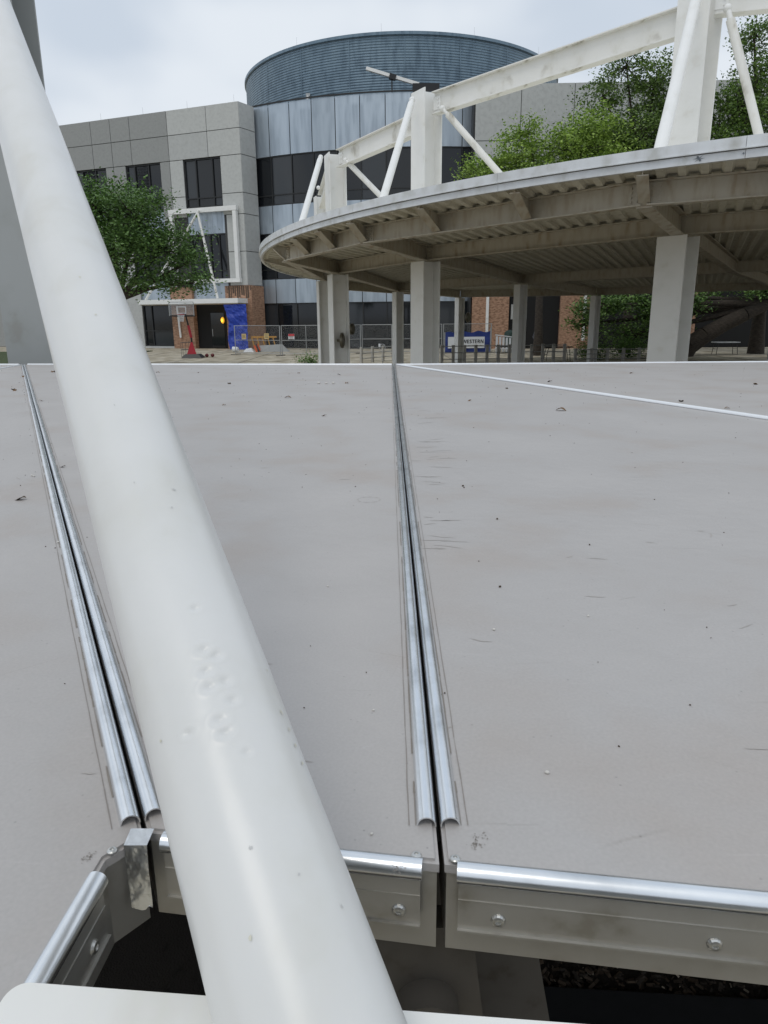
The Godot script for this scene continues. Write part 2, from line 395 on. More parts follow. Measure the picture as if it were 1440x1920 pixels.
func deck():
	var A0 := Vector2(-0.243, -0.608); var B0 := Vector2(-4.33, -8.735)
	var A1 := Vector2(0.0527, -0.566); var B1 := Vector2(0.121, -8.18)
	var d0 := (B0 - A0).normalized(); var d1 := (B1 - A1).normalized()
	var s0 := Vector2(-d0.y, d0.x); var s1 := Vector2(-d1.y, d1.x) # to the right when walking away
	var g := 0.0026
	var RL0 := Vector2(0.132, -8.12); var RL1 := Vector2(3.26, -0.09)
	# middle wedge
	var pm := panel("pale grey triangular roof panel running under the leaning white pipe, between two silver joints", [A0 + s0 * g + d0 * 0.004, B0 + s0 * g, B1 - s1 * g, A1 - s1 * g + d1 * 0.0], M.deck)
	# right wedge
	var pr := panel("largest pale grey roof panel, right of the central silver joint, with a long riveted front edge", [A1 + s1 * g, B1 + s1 * g + Vector2(0, 0.02), RL1 + Vector2(-0.01, 0)], M.deck2)
	var pf := panel("pale roof panel beyond the single bright diagonal trim strip", [RL0 + Vector2(0.012, -0.03), Vector2(4.32, -8.13), Vector2(7.5, -8.02), Vector2(7.5, 0.3), RL1 + Vector2(0.02, 0)], M.deck)
	var pl := panel("pale roof panel beside the leaning pipe with its front edge cut back to the white beam", [A0 - s0 * g, Vector2(-0.272, -0.575), Vector2(-0.2825, -0.395), Vector2(-0.40, -0.36), Vector2(-3.1, -0.5), Vector2(-3.25, -1.9), B0 - s0 * g + Vector2(0, 0.05)], M.deck2)
	var pk := panel("sliver of pale roof panel at the foot of the tall grey mast column", [Vector2(-3.27, -1.9), Vector2(-9, -1.9), Vector2(-9, -9.3), B0 + Vector2(-0.03, 0.0)], M.deck)
	# joint beads: two half-round tubes side by side
	var r := 0.0102
	for e in [[A0 + d0 * 0.022, B0, s0, pl, pm, 71], [A1 + d1 * 0.050, B1, s1, pr, pm, 73]]:
		var s: Vector2 = e[2]
		var left: Node = pl if e[3] == pl else pm
		var right: Node = pm if e[3] == pl else pr
		var L := off(e[0], e[1], -0.0122); var R := off(e[0], e[1], 0.0122)
		part(bead(L[0], L[1], r, TOP), "edge_bead", M.alu, left)
		part(bead(R[0], R[1], r, TOP), "edge_bead", M.alu, right)
		seal_line(off(e[0], e[1], -0.030)[0], off(e[0], e[1], -0.030)[1], left, e[5])
		seal_line(off(e[0], e[1], 0.030)[0], off(e[0], e[1], 0.030)[1], right, e[5] + 1)
		for sg in [-1.0, 1.0]:
			var gl := off(e[0], e[1], sg * 0.0232); grime_line(gl[0], gl[1], left if sg < 0 else right, e[5] + 7)
		# black rubber in the joint, below the beads
		var m := MB.new()
		var q0 := Vector3(e[0].x, TOP - 0.02, e[0].y); var q1 := Vector3(e[1].x, TOP - 0.02, e[1].y)
		m.tube(q0, q1, 0.0022, 0.0022, 8); part(m, "joint_rubber", M.rubber, right)
	# far edges and the diagonal trim
	part(bead(B0 + s0 * 0.03 + Vector2(0.02, 0), B1 - s1 * 0.02, 0.014, TOP), "edge_bead", M.trim, pm)
	part(bead(RL0 + Vector2(0.03, -0.03), Vector2(4.32, -8.13), 0.014, TOP), "edge_bead", M.trim, pf)
	part(bead(Vector2(4.33, -8.13), Vector2(7.5, -8.02), 0.014, TOP), "edge_bead", M.trim, pf)
	part(bead(Vector2(-9, -9.3), B0 + Vector2(-0.05, 0), 0.014, TOP), "edge_bead", M.trim, pk)
	part(bead(RL0 + Vector2(0.03, 0.0), RL1, 0.0145, TOP + 0.003), "trim_strip", M.trim, pf)
	part(bead(Vector2(-3.26, -1.9), B0 + Vector2(-0.02, 0.05), 0.010, TOP), "trim_strip", M.trim, pk)
	# front edge: rolled bead, flashing leaf below it, rivets
	var e0 := Vector2(0.067, -0.562); var ed := (RL1 - A1).normalized(); var es := Vector2(-ed.y, ed.x) # es points towards the viewer
	front_edge(e0, e0 + ed * 2.9, es, pr, [0.04, 0.235, 0.45, 0.68, 0.92])
	var f1 := A1 - s1 * g - Vector2(0.016, 0.0); var f0 := A0 + s0 * g + Vector2(0.016, 0.003)
	var fd := (f1 - f0).normalized()
	front_edge(f0, f1, Vector2(-fd.y, fd.x), pm, [0.045, (f1 - f0).length() - 0.022])
	var h0 := Vector2(-0.2725, -0.566); var h1 := Vector2(-0.2800, -0.4250)
	var hd := (h1 - h0).normalized()
	front_edge(h0 + hd * 0.012, h1, Vector2(hd.y, -hd.x), pl, [0.03])
	# eyelets at the bead ends
	screw(Vector3(0.0655, TOP + 0.001, -0.5685), Vector3.UP, 0.0052, pr)
	screw(Vector3(0.0285, TOP + 0.001, -0.5735), Vector3.UP, 0.0052, pm)
	screw(Vector3(-0.268, TOP + 0.001, -0.583), Vector3.UP, 0.0052, pl)
	screw(Vector3(-0.213, TOP + 0.001, -0.612), Vector3.UP, 0.0052, pm)
	# crumpled silver tape hanging over the gap between two corners
	var m := MB.new(); var cols := 18; var rows := 40; var grid := []
	var f := FastNoiseLite.new(); f.seed = 5; f.frequency = 7.0
	for j in rows + 1:
		var row := []
		for i in cols + 1:
			var u := float(i) / cols - 0.5; var t := float(j) / rows
			var y := TOP + 0.003 - maxf(0, t - 0.25) * 0.095; var z := -0.612 + minf(t, 0.25) * 0.09 + t * 0.006
			var x := -0.2475 + u * (0.024 - 0.003 * t) + t * 0.002
			var nn := f.get_noise_3d(x * 2, y * 2, z) * 0.0035
			if j == rows: y += f.get_noise_1d(x * 5) * 0.012
			row.append(Vector3(x, y + nn * 0.6, z + nn))
		grid.append(row)
	for j in rows:
		for i in cols: m.quad(grid[j][i], grid[j + 1][i], grid[j + 1][i + 1], grid[j][i + 1])
	var tp := part(m, "foil_tape", M.alu, self)
	tag(tp, "crumpled silver foil tape hanging over the corner gap between two panels", "tape")
func front_edge(p0: Vector2, p1: Vector2, outw: Vector2, parent: Node, riv: Array):
	var L := (p1 - p0).length(); var d := (p1 - p0) / L
	var m := MB.new(); var q0 := Vector3(p0.x, TOP - 0.007, p0.y); var q1 := Vector3(p1.x, TOP - 0.007, p1.y)
	var o3 := Vector3(outw.x, 0, outw.y); var d3 := Vector3(d.x, 0, d.y)
	m.tube(q0 + o3 * 0.001, q1 + o3 * 0.001, 0.0105, 0.0105, 20); part(m, "edge_bead", M.alu, parent)
	var bs := Basis(d3, Vector3.UP, d3.cross(Vector3.UP))
	m = MB.new(); var c := (q0 + q1) * 0.5
	m.box(c + o3 * 0.0045 + Vector3.DOWN * 0.033, Vector3(L - 0.003, 0.058, 0.0028), bs)
	m.box(c + o3 * 0.0063 + Vector3.DOWN * 0.027, Vector3(L - 0.003, 0.0012, 0.0008), bs) # folded rib
	m.box(c + o3 * 0.0065 + Vector3.DOWN * 0.0615, Vector3(L - 0.003, 0.0022, 0.0045), bs) # hemmed lower edge
	part(m, "flashing", M.skirt, parent)
	for u in riv:
		if u < L - 0.01: screw(q0 + d3 * u + o3 * 0.006 + Vector3.DOWN * 0.046, o3, 0.0072, parent)

# ------------------------------------------------------------------ the leaning pipe, its mast and the beam it lands on
func stay():
	var d := Vector3(-0.40878578, 0.50668259, -0.75905661).normalized()
	var P0 := Vector3(-0.062, 1.85, -0.392)
	var a := d.cross(Vector3.UP).normalized(); var b := a.cross(d).normalized()
	var R := 0.06
	var t := thing("diagonal_pipe", "thick white painted steel pipe leaning away across the pale panels, dented near its foot", "pipe", P0 - d * 0.3)
	# dents: [metres along the pipe, angle, size]
	var dents := [[0.2969, 1.5861, 0.0042], [0.2518, 1.6558, 0.0052], [0.2438, 1.5164, 0.0055], [0.2310, 1.7174, 0.0050], [0.2174, 1.5108, 0.0055], [0.2158, 1.7328, 0.0055], [0.1982, 1.4911, 0.0048], [0.1845, 1.7384, 0.0055], [0.1723, 1.7173, 0.0055], [0.1852, 2.1757, 0.0040], [0.1511, 1.5389, 0.0040]]
	var st := [-0.32]
	while st[-1] < 0.08: st.append(st[-1] + 0.02)
	while st[-1] < 0.42: st.append(st[-1] + 0.0013)
	while st[-1] < 11.4: st.append(st[-1] + minf(0.03 + (st[-1] - 0.4) * 0.12, 0.5))
	var SEG := 220
	var f := FastNoiseLite.new(); f.seed = 77; f.frequency = 5.0
	var rad := func(s: float, th: float) -> float:
		var q: Vector3 = P0 + d * s + (a * cos(th) + b * sin(th)) * R
		var r := R + f.get_noise_3dv(q) * 0.0007 + f.get_noise_3dv(q * 7.0) * 0.00012
		if s > 0.02 and s < 0.5:
			for e in dents:
				var du: float = (s - e[0]); var dv: float = angle_difference(e[1], th) * R
				var k: float = (du * du + dv * dv * 0.6) / (e[2] * e[2])
				if k < 5: r -= e[2] * 0.42 * exp(-k * 2.8) - e[2] * 0.05 * exp(-(k - 2.2) * (k - 2.2))
		return r
	var rings := []
	for s in st:
		var ring := PackedVector3Array()
		for i in SEG:
			var th := TAU * i / SEG
			ring.append(P0 + d * s + (a * cos(th) + b * sin(th)) * rad.call(s, th))
		rings.append(ring)
	var nr := []
	for k in rings.size():
		var pk := PackedVector3Array()
		for i in SEG:
			var du: Vector3 = rings[mini(k + 1, rings.size() - 1)][i] - rings[maxi(k - 1, 0)][i]
			var dv: Vector3 = rings[k][(i + 1) % SEG] - rings[k][(i + SEG - 1) % SEG]
			var nn := du.cross(dv).normalized()
			var th := TAU * i / SEG
			if nn.dot(a * cos(th) + b * sin(th)) < 0: nn = -nn
			pk.append(nn)
		nr.append(pk)
	var m := MB.new()
	for k in rings.size() - 1:
		for i in SEG:
			var j := (i + 1) % SEG
			m.quadN(rings[k][i], rings[k + 1][i], rings[k + 1][j], rings[k][j], nr[k][i], nr[k + 1][i], nr[k + 1][j], nr[k][j])
	part(m, "pipe_wall", M.pipe, t)
	# small chips and spatter on the paint
	var cr := RandomNumberGenerator.new(); cr.seed = 15
	for e in [[0.4555, 1.2682, 0.0030, 1], [0.4273, 1.4188, 0.0018, 1], [0.1865, 0.7091, 0.0030, 0], [0.1703, 0.6771, 0.0036, 0], [0.1552, 0.6680, 0.0028, 0], [0.1385, 0.6693, 0.0030, 0], [0.2309, 0.6505, 0.0020, 0], [0.8026, 1.6114, 0.0030, 0], [0.9044, 1.6906, 0.0030, 0], [0.4727, 1.8802, 0.0018, 1], [0.1948, 2.6055, 0.0022, 0], [0.0819, 1.8414, 0.0022, 1], [0.0531, 1.4149, 0.0016, 1], [0.0291, 2.1285, 0.0025, 0], [0.0255, 1.0004, 0.0016, 1], [0.6050, 1.8087, 0.0018, 1]]:
		m = MB.new(); var prev := Vector3.ZERO; var ctr: Vector3 = P0 + d * e[0] + (a * cos(e[1]) + b * sin(e[1])) * (R + 0.0009)
		for i in 12:
			var an := TAU * i / 11; var rr: float = e[2] * 0.55 * (cr.randf_range(0.35, 1.3) if i < 11 else 0.8)
			var s2: float = e[0] + cos(an) * rr * 1.5; var t2: float = e[1] + sin(an) * rr / R
			var q := P0 + d * s2 + (a * cos(t2) + b * sin(t2)) * (R + 0.00085)
			if i > 0: m.tri(ctr, prev, q)
			prev = q
		part(m, "paint_chip", M.spatter if e[3] == 0 else M.chipgrey, t)
	m = MB.new(); var E := P0 + d * 11.35
	m.box(E + d * 0.1, Vector3(0.03, 0.3, 0.34), Basis(a, b, -d).orthonormalized()); part(m, "end_plate", M.white, t)
	# tall mast column beyond the panels
	t = thing("mast_column", "tall plain grey-white steel mast rising behind the panels beside the leaning pipe", "column", Vector3(-4.53, 0, -9.55))
	m = MB.new(); m.box(Vector3(-4.545, 4.6, -9.42), Vector3(0.62, 9.2, 0.03)); part(m, "front_flange", M.mast, t)
	m = MB.new(); m.box(Vector3(-4.53, 4.6, -9.68), Vector3(0.022, 9.2, 0.49)); part(m, "web", M.mast, t)
	m = MB.new(); m.box(Vector3(-4.52, 4.6, -9.94), Vector3(0.66, 9.2, 0.03)); part(m, "back_flange", M.mast, t)
	m = MB.new(); m.box(Vector3(-4.53, 0.02, -9.68), Vector3(0.9, 0.04, 0.8)); part(m, "base_plate", M.mast, t)
	# white beam under the pipe foot
	t = thing("edge_beam", "white painted steel beam end with rounded corner under the foot of the pipe", "beam", Vector3(-0.05, 1.6, -0.3))
	m = MB.new(); var bd := Vector2(0.339, 0.030).normalized(); var bn := Vector2(-bd.y, bd.x)
	var q0 := Vector2(-0.2895, -0.4365); var po := []
	for k in 7: # rounded far-left corner
		var an := PI / 2 * k / 6.0
		po.append(q0 + bd * (0.014 - 0.014 * sin(an)) + bn * (0.014 - 0.014 * cos(an)))
	po.append(q0 + bn * 0.26); po.append(q0 + bd * 0.75 + bn * 0.26); po.append(q0 + bd * 0.75)
	m.prism(po, 1.8030, 1.8070)
	m.prism(Array(Geometry2D.offset_polygon(PackedVector2Array(po), -0.0025)[0]), 1.8070, 1.8095)
	part(m, "top_flange", M.whitegrime, t)
	m = MB.new(); var cc := q0 + bd * 0.375 + bn * 0.13
	m.box(Vector3(cc.x + 0.03, 1.68, cc.y), Vector3(0.62, 0.245, 0.014), Basis(Vector3(bd.x, 0, bd.y), Vector3.UP, Vector3(bn.x, 0, bn.y))); part(m, "web", M.white, t)
	# post under the panel corner, its shade put into a dark brown colour
	t = thing("support_post", "steel post with a big round cap under the panel joint, shade put into its dark brown colour", "post", Vector3(0.03, 0, -0.72))
	m = MB.new(); m.hexa([Vector3(-0.1, 0, -0.60), Vector3(0.30, 0, -0.60), Vector3(0.30, 0, -0.63), Vector3(-0.1, 0, -0.63), Vector3(-0.045, 1.688, -0.60), Vector3(0.088, 1.688, -0.60), Vector3(0.088, 1.688, -0.63), Vector3(-0.045, 1.688, -0.63)])
	part(m, "front_flange", M.shaded_post, t)
	m = MB.new(); m.hexa([Vector3(-0.1, 0, -0.8), Vector3(0.48, 0, -0.8), Vector3(0.48, 0, -0.83), Vector3(-0.1, 0, -0.83), Vector3(-0.06, 1.688, -0.8), Vector3(0.165, 1.688, -0.8), Vector3(0.165, 1.688, -0.83), Vector3(-0.06, 1.688, -0.83)])
	part(m, "back_flange", M.shaded_post, t)
	m = MB.new(); m.box(Vector3(0.03, 0.83, -0.715), Vector3(0.016, 1.66, 0.165)); part(m, "web", M.shaded_post, t)
	m = MB.new(); m.tube(Vector3(0.042, 1.588, -0.601), Vector3(0.042, 1.588, -0.575), 0.034, 0.034, 32)
	m.tube(Vector3(0.042, 1.588, -0.575), Vector3(0.042, 1.588, -0.571), 0.034, 0.029, 32); part(m, "round_cap", M.shaded_post, t)

# ------------------------------------------------------------------ the round pavilion
const PC := Vector2(13.34, -25.04)
const PR := 17.19
func rY(z: float) -> float: return 4.3 - 0.02 * (-z - 10)
func on_roof(p: Vector2, dy: float) -> Vector3: return Vector3(p.x, rY(p.y) + dy, p.y)
func pavilion():
	var t := thing("round_pavilion", "large round white steel pavilion with taupe underside and a truss on its roof", "pavilion", Vector3(PC.x, 0, PC.y))
	# roof sheet and two-step fascia
	var m := MB.new(); var N := 180
	for i in N:
		var p := [PC, PC, PC]
		for k in 2: p[k] = PC + Vector2.from_angle(TAU * (i + k) / N) * (PR - 0.05)
		m.tri(on_roof(PC, 0.235), on_roof(p[1], 0.235), on_roof(p[0], 0.235))
		m.tri(on_roof(PC, 0.075), on_roof(p[0], 0.075), on_roof(p[1], 0.075))
	part(m, "roof_sheet", M.soffit, t)
	for e in [["upper_fascia", PR, 0.122, 0.262, 0.10], ["lower_fascia", PR - 0.03, 0.0, 0.104, 0.06], ["drip_strip", PR + 0.016, 0.112, 0.126, 0.05]]:
		var S := 30 # fascia sheets butt end to end
		for s in S:
			m = MB.new()
			for i in 8:
				var g := 0.00035 if e[0] != "drip_strip" else 0.0
				var a0 := TAU * s / S + g / 2; var a1 := TAU * (s + 1) / S - g / 2
				var q := []
				for a in [a0 + (a1 - a0) * i / 8.0, a0 + (a1 - a0) * (i + 1) / 8.0]:
					var u := Vector2.from_angle(a)
					q.append([PC + u * e[1], PC + u * (e[1] - e[4])])
				m.hexa([on_roof(q[0][0], e[2]), on_roof(q[0][1], e[2]), on_roof(q[1][1], e[2]), on_roof(q[1][0], e[2]), on_roof(q[0][0], e[3]), on_roof(q[0][1], e[3]), on_roof(q[1][1], e[3]), on_roof(q[1][0], e[3])])
			part(m, e[0], M.fascia, t)
	# ribs of the roof sheet
	var u := Vector2(0.40, -0.917).normalized(); var w := Vector2(-u.y, u.x)
	for i in 113:
		var k := -16.8 + i * 0.3
		var h := sqrt(maxf(0, (PR - 0.2) * (PR - 0.2) - k * k))
		if h < 1: continue
		var c := PC + w * k
		m = MB.new()
		var p0 := on_roof(c - u * h, 0.075); var p1 := on_roof(c + u * h, 0.075); var s := Vector3(w.x, 0, w.y)
		m.hexa([p0 - s * 0.05 + Vector3.DOWN * 0.055, p0 + s * 0.05 + Vector3.DOWN * 0.055, p1 + s * 0.05 + Vector3.DOWN * 0.055, p1 - s * 0.05 + Vector3.DOWN * 0.055, p0 - s * 0.085, p0 + s * 0.085, p1 + s * 0.085, p1 - s * 0.085])
		part(m, "roof_rib", M.soffit, t)
	# beams
	var J := {"j1": Vector2(-2.5, -19.6), "c1": Vector2(-1.4, -23.6), "j2": Vector2(-0.35, -16), "c2": Vector2(1.14, -19.7), "j3": Vector2(4.0, -11.65), "c3": Vector2(5.88, -15.0), "j4": Vector2(9.3, -9.25), "c4": Vector2(11.4, -12.6),
		"e0": Vector2(-2.4, -31.2), "e1": Vector2(0.7, -33.3), "e2": Vector2(5.4, -29), "e3": Vector2(11.5, -24.4), "e4": Vector2(17.8, -21.5), "g1": Vector2(4.1, -39.2), "g2": Vector2(11, -38.2), "g3": Vector2(18.4, -34.2), "g4": Vector2(24.5, -31), "k0": Vector2(-2.1, -26.3), "k2": Vector2(1.0, -35.6), "e5": Vector2(24, -20), "c5": Vector2(18, -12.5)}
	for e in ["j1 j2", "j2 j3", "j3 j4", "c1 c2", "c2 c3", "c3 c4", "c4 c5", "e1 e2", "e2 e3", "e3 e4", "e4 e5", "g1 g2", "g2 g3", "g3 g4", "j1 k0", "k0 e0", "e0 k2", "k2 g1"]:
		var q: PackedStringArray = e.split(" "); m = MB.new()
		var a := on_roof(J[q[0]], -0.163); var b := on_roof(J[q[1]], -0.163); var dd := (b - a).normalized() * 0.03
		m.ibeam(a + dd, b - dd, Vector3.UP, 0.354, 0.20, 0.022, 0.014)
		part(m, "ring_beam", M.taupe, t)
	for e in ["j1 c1 e1 g1", "j2 c2 e2 g2", "j3 c3 e3 g3", "j4 c4 e4 g4"]:
		var q: PackedStringArray = e.split(" ")
		for k in q.size() - 1:
			m = MB.new(); m.ibeam(on_roof(J[q[k]], -0.173), on_roof(J[q[k + 1]], -0.173), Vector3.UP, 0.384, 0.24, 0.026, 0.016)
			part(m, "girder", M.taupe, t)
	# bolted end plates where beams meet
	var bolt := MB.new(); bolt.tube(Vector3.ZERO, Vector3(0, 0, 0.03), 0.018, 0.018, 6); var bmesh := bolt.mesh()
	for e in ["j2 j3", "j3 j4", "j1 j2", "c2 c3", "c3 c4", "e2 e3"]:
		var q: PackedStringArray = e.split(" "); var A: Vector2 = J[q[0]]; var B: Vector2 = J[q[1]]; var ud := (B - A).normalized(); var sd := Vector2(-ud.y, ud.x)
		for side in 2:
			var c: Vector2 = A + ud * 0.16 if side == 0 else B - ud * 0.16
			var bs := Basis(Vector3(ud.x, 0, ud.y), Vector3.UP, Vector3(ud.x, 0, ud.y).cross(Vector3.UP))
			m = MB.new(); m.box(on_roof(c + sd * 0.018, -0.165), Vector3(0.2, 0.28, 0.016), bs)
			var pl := part(m, "splice_plate", M.taupe, t)
			for bx in [-0.05, 0.05]:
				for by in [-0.165, -0.1, -0.035, 0.03]:
					inst(bmesh, "bolt", M.taupe, pl, Transform3D(Basis(bs.x, bs.y, -bs.z) if bs.z.dot(Vector3(sd.x, 0, sd.y)) < 0 else bs, on_roof(c + sd * 0.02 + ud * bx, -0.1 + by)))
	# tapered outriggers from the outer beams to the fascia
	var chain := ["k0", "j1", "j2", "j3", "j4"]; var cuts := [[0.5, 1.0], [0.33, 0.66, 1.0], [0.33, 0.66, 1.0], [0.33, 0.66, 1.0]]
	for k in 4:
		for f in cuts[k]:
			var p: Vector2 = J[chain[k]].lerp(J[chain[k + 1]], f)
			var dirv := -u if k > 0 else Vector2(-0.95, 0.25).normalized()
			if k == 1: dirv = Vector2(-0.35, 0.94).normalized()
			# meet the circle along dirv
			var pc := p - PC; var bq := pc.dot(dirv); var cq := pc.length_squared() - (PR - 0.12) * (PR - 0.12)
			var L := -bq + sqrt(maxf(0, bq * bq - cq))
			if L < 0.15: continue
			var tip := p + dirv * L; var s := Vector3(-dirv.y, 0, dirv.x)
			m = MB.new()
			m.hexa([on_roof(p, -0.32) + s * 0.008, on_roof(tip, -0.035) + s * 0.008, on_roof(tip, -0.035) - s * 0.008, on_roof(p, -0.32) - s * 0.008, on_roof(p, 0.01) + s * 0.008, on_roof(tip, 0.01) + s * 0.008, on_roof(tip, 0.01) - s * 0.008, on_roof(p, 0.01) - s * 0.008])
			m.hexa([on_roof(p, -0.338) + s * 0.085, on_roof(tip, -0.052) + s * 0.085, on_roof(tip, -0.052) - s * 0.085, on_roof(p, -0.338) - s * 0.085, on_roof(p, -0.322) + s * 0.085, on_roof(tip, -0.037) + s * 0.085, on_roof(tip, -0.037) - s * 0.085, on_roof(p, -0.322) - s * 0.085])
			part(m, "outrigger", M.taupe, t)
	# columns and roof posts (wide-flange, flange towards the fan's centre)
	var posts := {"c1": 7.12, "c2": 7.72, "c3": 8.3, "c4": 7.9, "k0": 6.35}
	var fl := 0.62
	for k in ["c1", "c2", "c3", "c4", "e1", "e2", "e4", "g1", "g2", "g3", "g4", "k0", "e0"]:
		var p: Vector2 = J[k]
		var n2 := Vector2(-0.87, 0.5)
		if k == "c3": n2 = Vector2(-0.76, 0.65)
		if k == "c1" or k == "k0": n2 = Vector2(-0.95, 0.31)
		var nn := Vector3(n2.x, 0, n2.y).normalized(); var ss := Vector3.UP.cross(nn)
		var wd := fl if k in ["c1", "c2", "c3", "c4"] else 0.36
		var dp := 0.25 if k in ["c1", "c2", "c3", "c4"] else 0.18
		var yb := rY(p.y) - 0.37
		for lv in 2:
			if lv == 1 and not posts.has(k): continue
			var y0: float = 0.0 if lv == 0 else rY(p.y) + 0.236
			var y1: float = yb if lv == 0 else posts[k]
			var c := Vector3(p.x, (y0 + y1) / 2, p.y); var h := y1 - y0
			var bs := Basis(ss, Vector3.UP, nn)
			var mt: Material = M.column if lv == 0 else M.white
			m = MB.new()
			m.box(c + nn * dp, Vector3(wd, h, 0.026), bs); m.box(c - nn * dp, Vector3(wd, h, 0.026), bs); m.box(c, Vector3(0.018, h, dp * 2 - 0.026), bs)
			part(m, "column" if lv == 0 else "roof_post", mt, t)
	# truss chords over the columns
	var ch := [["k0", "c1", 6.15, 6.92], ["c1", "c2", 6.95, 7.08], ["c2", "c3", 7.40, 7.62], ["c3", "c4", 7.84, 7.55]]
	for e in ch:
		var A: Vector2 = J[e[0]]; var B: Vector2 = J[e[1]]; var ud := (B - A).normalized()
		m = MB.new()
		m.ibeam(Vector3(A.x, e[2], A.y) + Vector3(ud.x, 0, ud.y) * 0.27, Vector3(B.x, e[3], B.y) - Vector3(ud.x, 0, ud.y) * 0.27, Vector3.UP, 0.50, 0.24, 0.024, 0.016)
		part(m, "top_chord", M.whitegrime, t)
		m = MB.new(); m.box(Vector3(A.x, e[2], A.y) + Vector3(ud.x, 0, ud.y) * 0.36, Vector3(0.22, 0.3, 0.05), Basis(Vector3(ud.x, 0, ud.y), Vector3.UP, Vector3(-ud.y, 0, ud.x)))
		var cl := part(m, "connection_plate", M.white, t)
		for by in [-0.09, 0.0, 0.09]:
			for sg in [-1.0, 1.0]: inst(bmesh, "bolt", M.white, cl, Transform3D(Basis(Vector3(ud.x, 0, ud.y), Vector3.UP, Vector3(-ud.y, 0, ud.x) * sg), Vector3(A.x, e[2] + by, A.y) + Vector3(ud.x, 0, ud.y) * 0.40 + Vector3(-ud.y, 0, ud.x) * 0.022 * sg))
	# pipe braces from the post heads
	for e in [[Vector3(-1.82, 7.00, -23.40), Vector3(-2.07, 4.36, -18.85), 0.082, true], [Vector3(0.77, 7.46, -19.40), Vector3(-0.04, 4.43, -15.50), 0.082, true], [Vector3(5.64, 7.79, -14.60), Vector3(4.00, 4.52, -11.23), 0.095, true], [Vector3(-1.05, 6.84, -23.00), Vector3(1.25, 4.30, -20.90), 0.078, false], [Vector3(1.50, 7.22, -19.20), Vector3(3.72, 4.38, -17.52), 0.078, false], [Vector3(6.22, 7.62, -14.62), Vector3(6.94, 4.46, -13.66), 0.078, false], [Vector3(-2.13, 6.59, -26.00), Vector3(0.66, 4.23, -24.41), 0.07, false]]:
		var h: Vector3 = e[0]; var ft: Vector3 = e[1]; var dd := (ft - h).normalized()
		m = MB.new(); m.tube(h + dd * 0.22, ft, e[2], e[2], 16); var bp := part(m, "brace_pipe", M.white if e[3] else M.whitegrime, t)
		m = MB.new(); m.tube(h, h + dd * 0.24, e[2] * 0.6, e[2] * 0.6, 10); m.sphere(h, Vector3.ONE * e[2] * 0.95, 10, 6); part(m, "clevis", M.white, bp)
	# flaked paint on the lower fascia: bare metal patches with ragged outlines
	for e in [[1245, 5.1, 0.055], [1318, 2.0, 0.02], [1365, 2.2, 0.022], [1423, 4.0, 0.04]]:
		var dirx: float = (e[0] - 720.0) / 1332.0
		# angle where the rim is met along that bearing
		var dv := Vector2(dirx, -0.965).normalized(); var bq := -PC.dot(dv); var cq := PC.length_squared() - (PR - 0.02) * (PR - 0.02)
		var hit := dv * (-bq - sqrt(bq * bq - cq)); var uu := (hit - PC).normalized(); var ang := uu.angle()
		m = MB.new(); var ctr := PC + uu * (PR - 0.0205); var tg := Vector3(-uu.y, 0, uu.x); var prev := Vector3.ZERO; var first := Vector3.ZERO
		for i in 15:
			var a := TAU * i / 14; var rr: float = e[2] * (0.55 + 0.45 * sin(i * 2.7 + e[0]))
			var q := on_roof(ctr, 0.058) + tg * cos(a) * rr * 1.6 + Vector3.UP * clampf(sin(a) * rr, -0.044, 0.04)
			if i > 0: m.tri(on_roof(ctr, 0.058), prev, q)
			prev = q
		part(m, "paint_flake", M.chip, t)

# ------------------------------------------------------------------ the office building
func wall_frame(a: Vector2, b: Vector2) -> Array: # origin, along, outward
	var d := (b - a).normalized(); var o := Vector2(-d.y, d.x)
	if o.dot(-a) < 0: o = -o
	return [a, d, o]
func wbox(m: MB, W: Array, u0: float, u1: float, y0: float, y1: float, f0: float, f1: float): # box on a wall: along, height, outward range
	var d3 := Vector3(W[1].x, 0, W[1].y); var o3 := Vector3(W[2].x, 0, W[2].y)
	var c := Vector3(W[0].x, 0, W[0].y) + d3 * (u0 + u1) / 2 + o3 * (f0 + f1) / 2 + Vector3.UP * (y0 + y1) / 2
	m.box(c, Vector3(u1 - u0, y1 - y0, f1 - f0), Basis(d3, Vector3.UP, d3.cross(Vector3.UP)))
func wp(called: String, mt: Material, parent: Node, W: Array, u0: float, u1: float, y0: float, y1: float, f0: float, f1: float) -> MeshInstance3D:
	var m := MB.new(); wbox(m, W, u0, u1, y0, y1, f0, f1); return part(m, called, mt, parent)
func window_in(W: Array, u0: float, u1: float, y0: float, y1: float, mu: Array, ty: Array, parent: Node):
	var m := MB.new() # frame
	wbox(m, W, u0, u0 + 0.08, y0, y1, -0.28, -0.12); wbox(m, W, u1 - 0.08, u1, y0, y1, -0.28, -0.12)
	wbox(m, W, u0 + 0.08, u1 - 0.08, y0, y0 + 0.08, -0.28, -0.12); wbox(m, W, u0 + 0.08, u1 - 0.08, y1 - 0.08, y1, -0.28, -0.12)
	for u in mu: wbox(m, W, u - 0.05, u + 0.05, y0 + 0.08, y1 - 0.08, -0.279, -0.121)
	for y in ty: wbox(m, W, u0 + 0.08, u1 - 0.08, y - 0.04, y + 0.04, -0.277, -0.123)
	var w := part(m, "window", M.mullion, parent)
	var us := [u0]; us.append_array(mu); us.append(u1)
	var ys := [y0]; ys.append_array(ty); ys.append(y1)
	for i in us.size() - 1:
		for j in ys.size() - 1:
			wp("pane", M.glass if (i + j) % 3 else M.glass2, w, W, us[i] + 0.05, us[i + 1] - 0.05, ys[j] + 0.04, ys[j + 1] - 0.04, -0.24, -0.225)
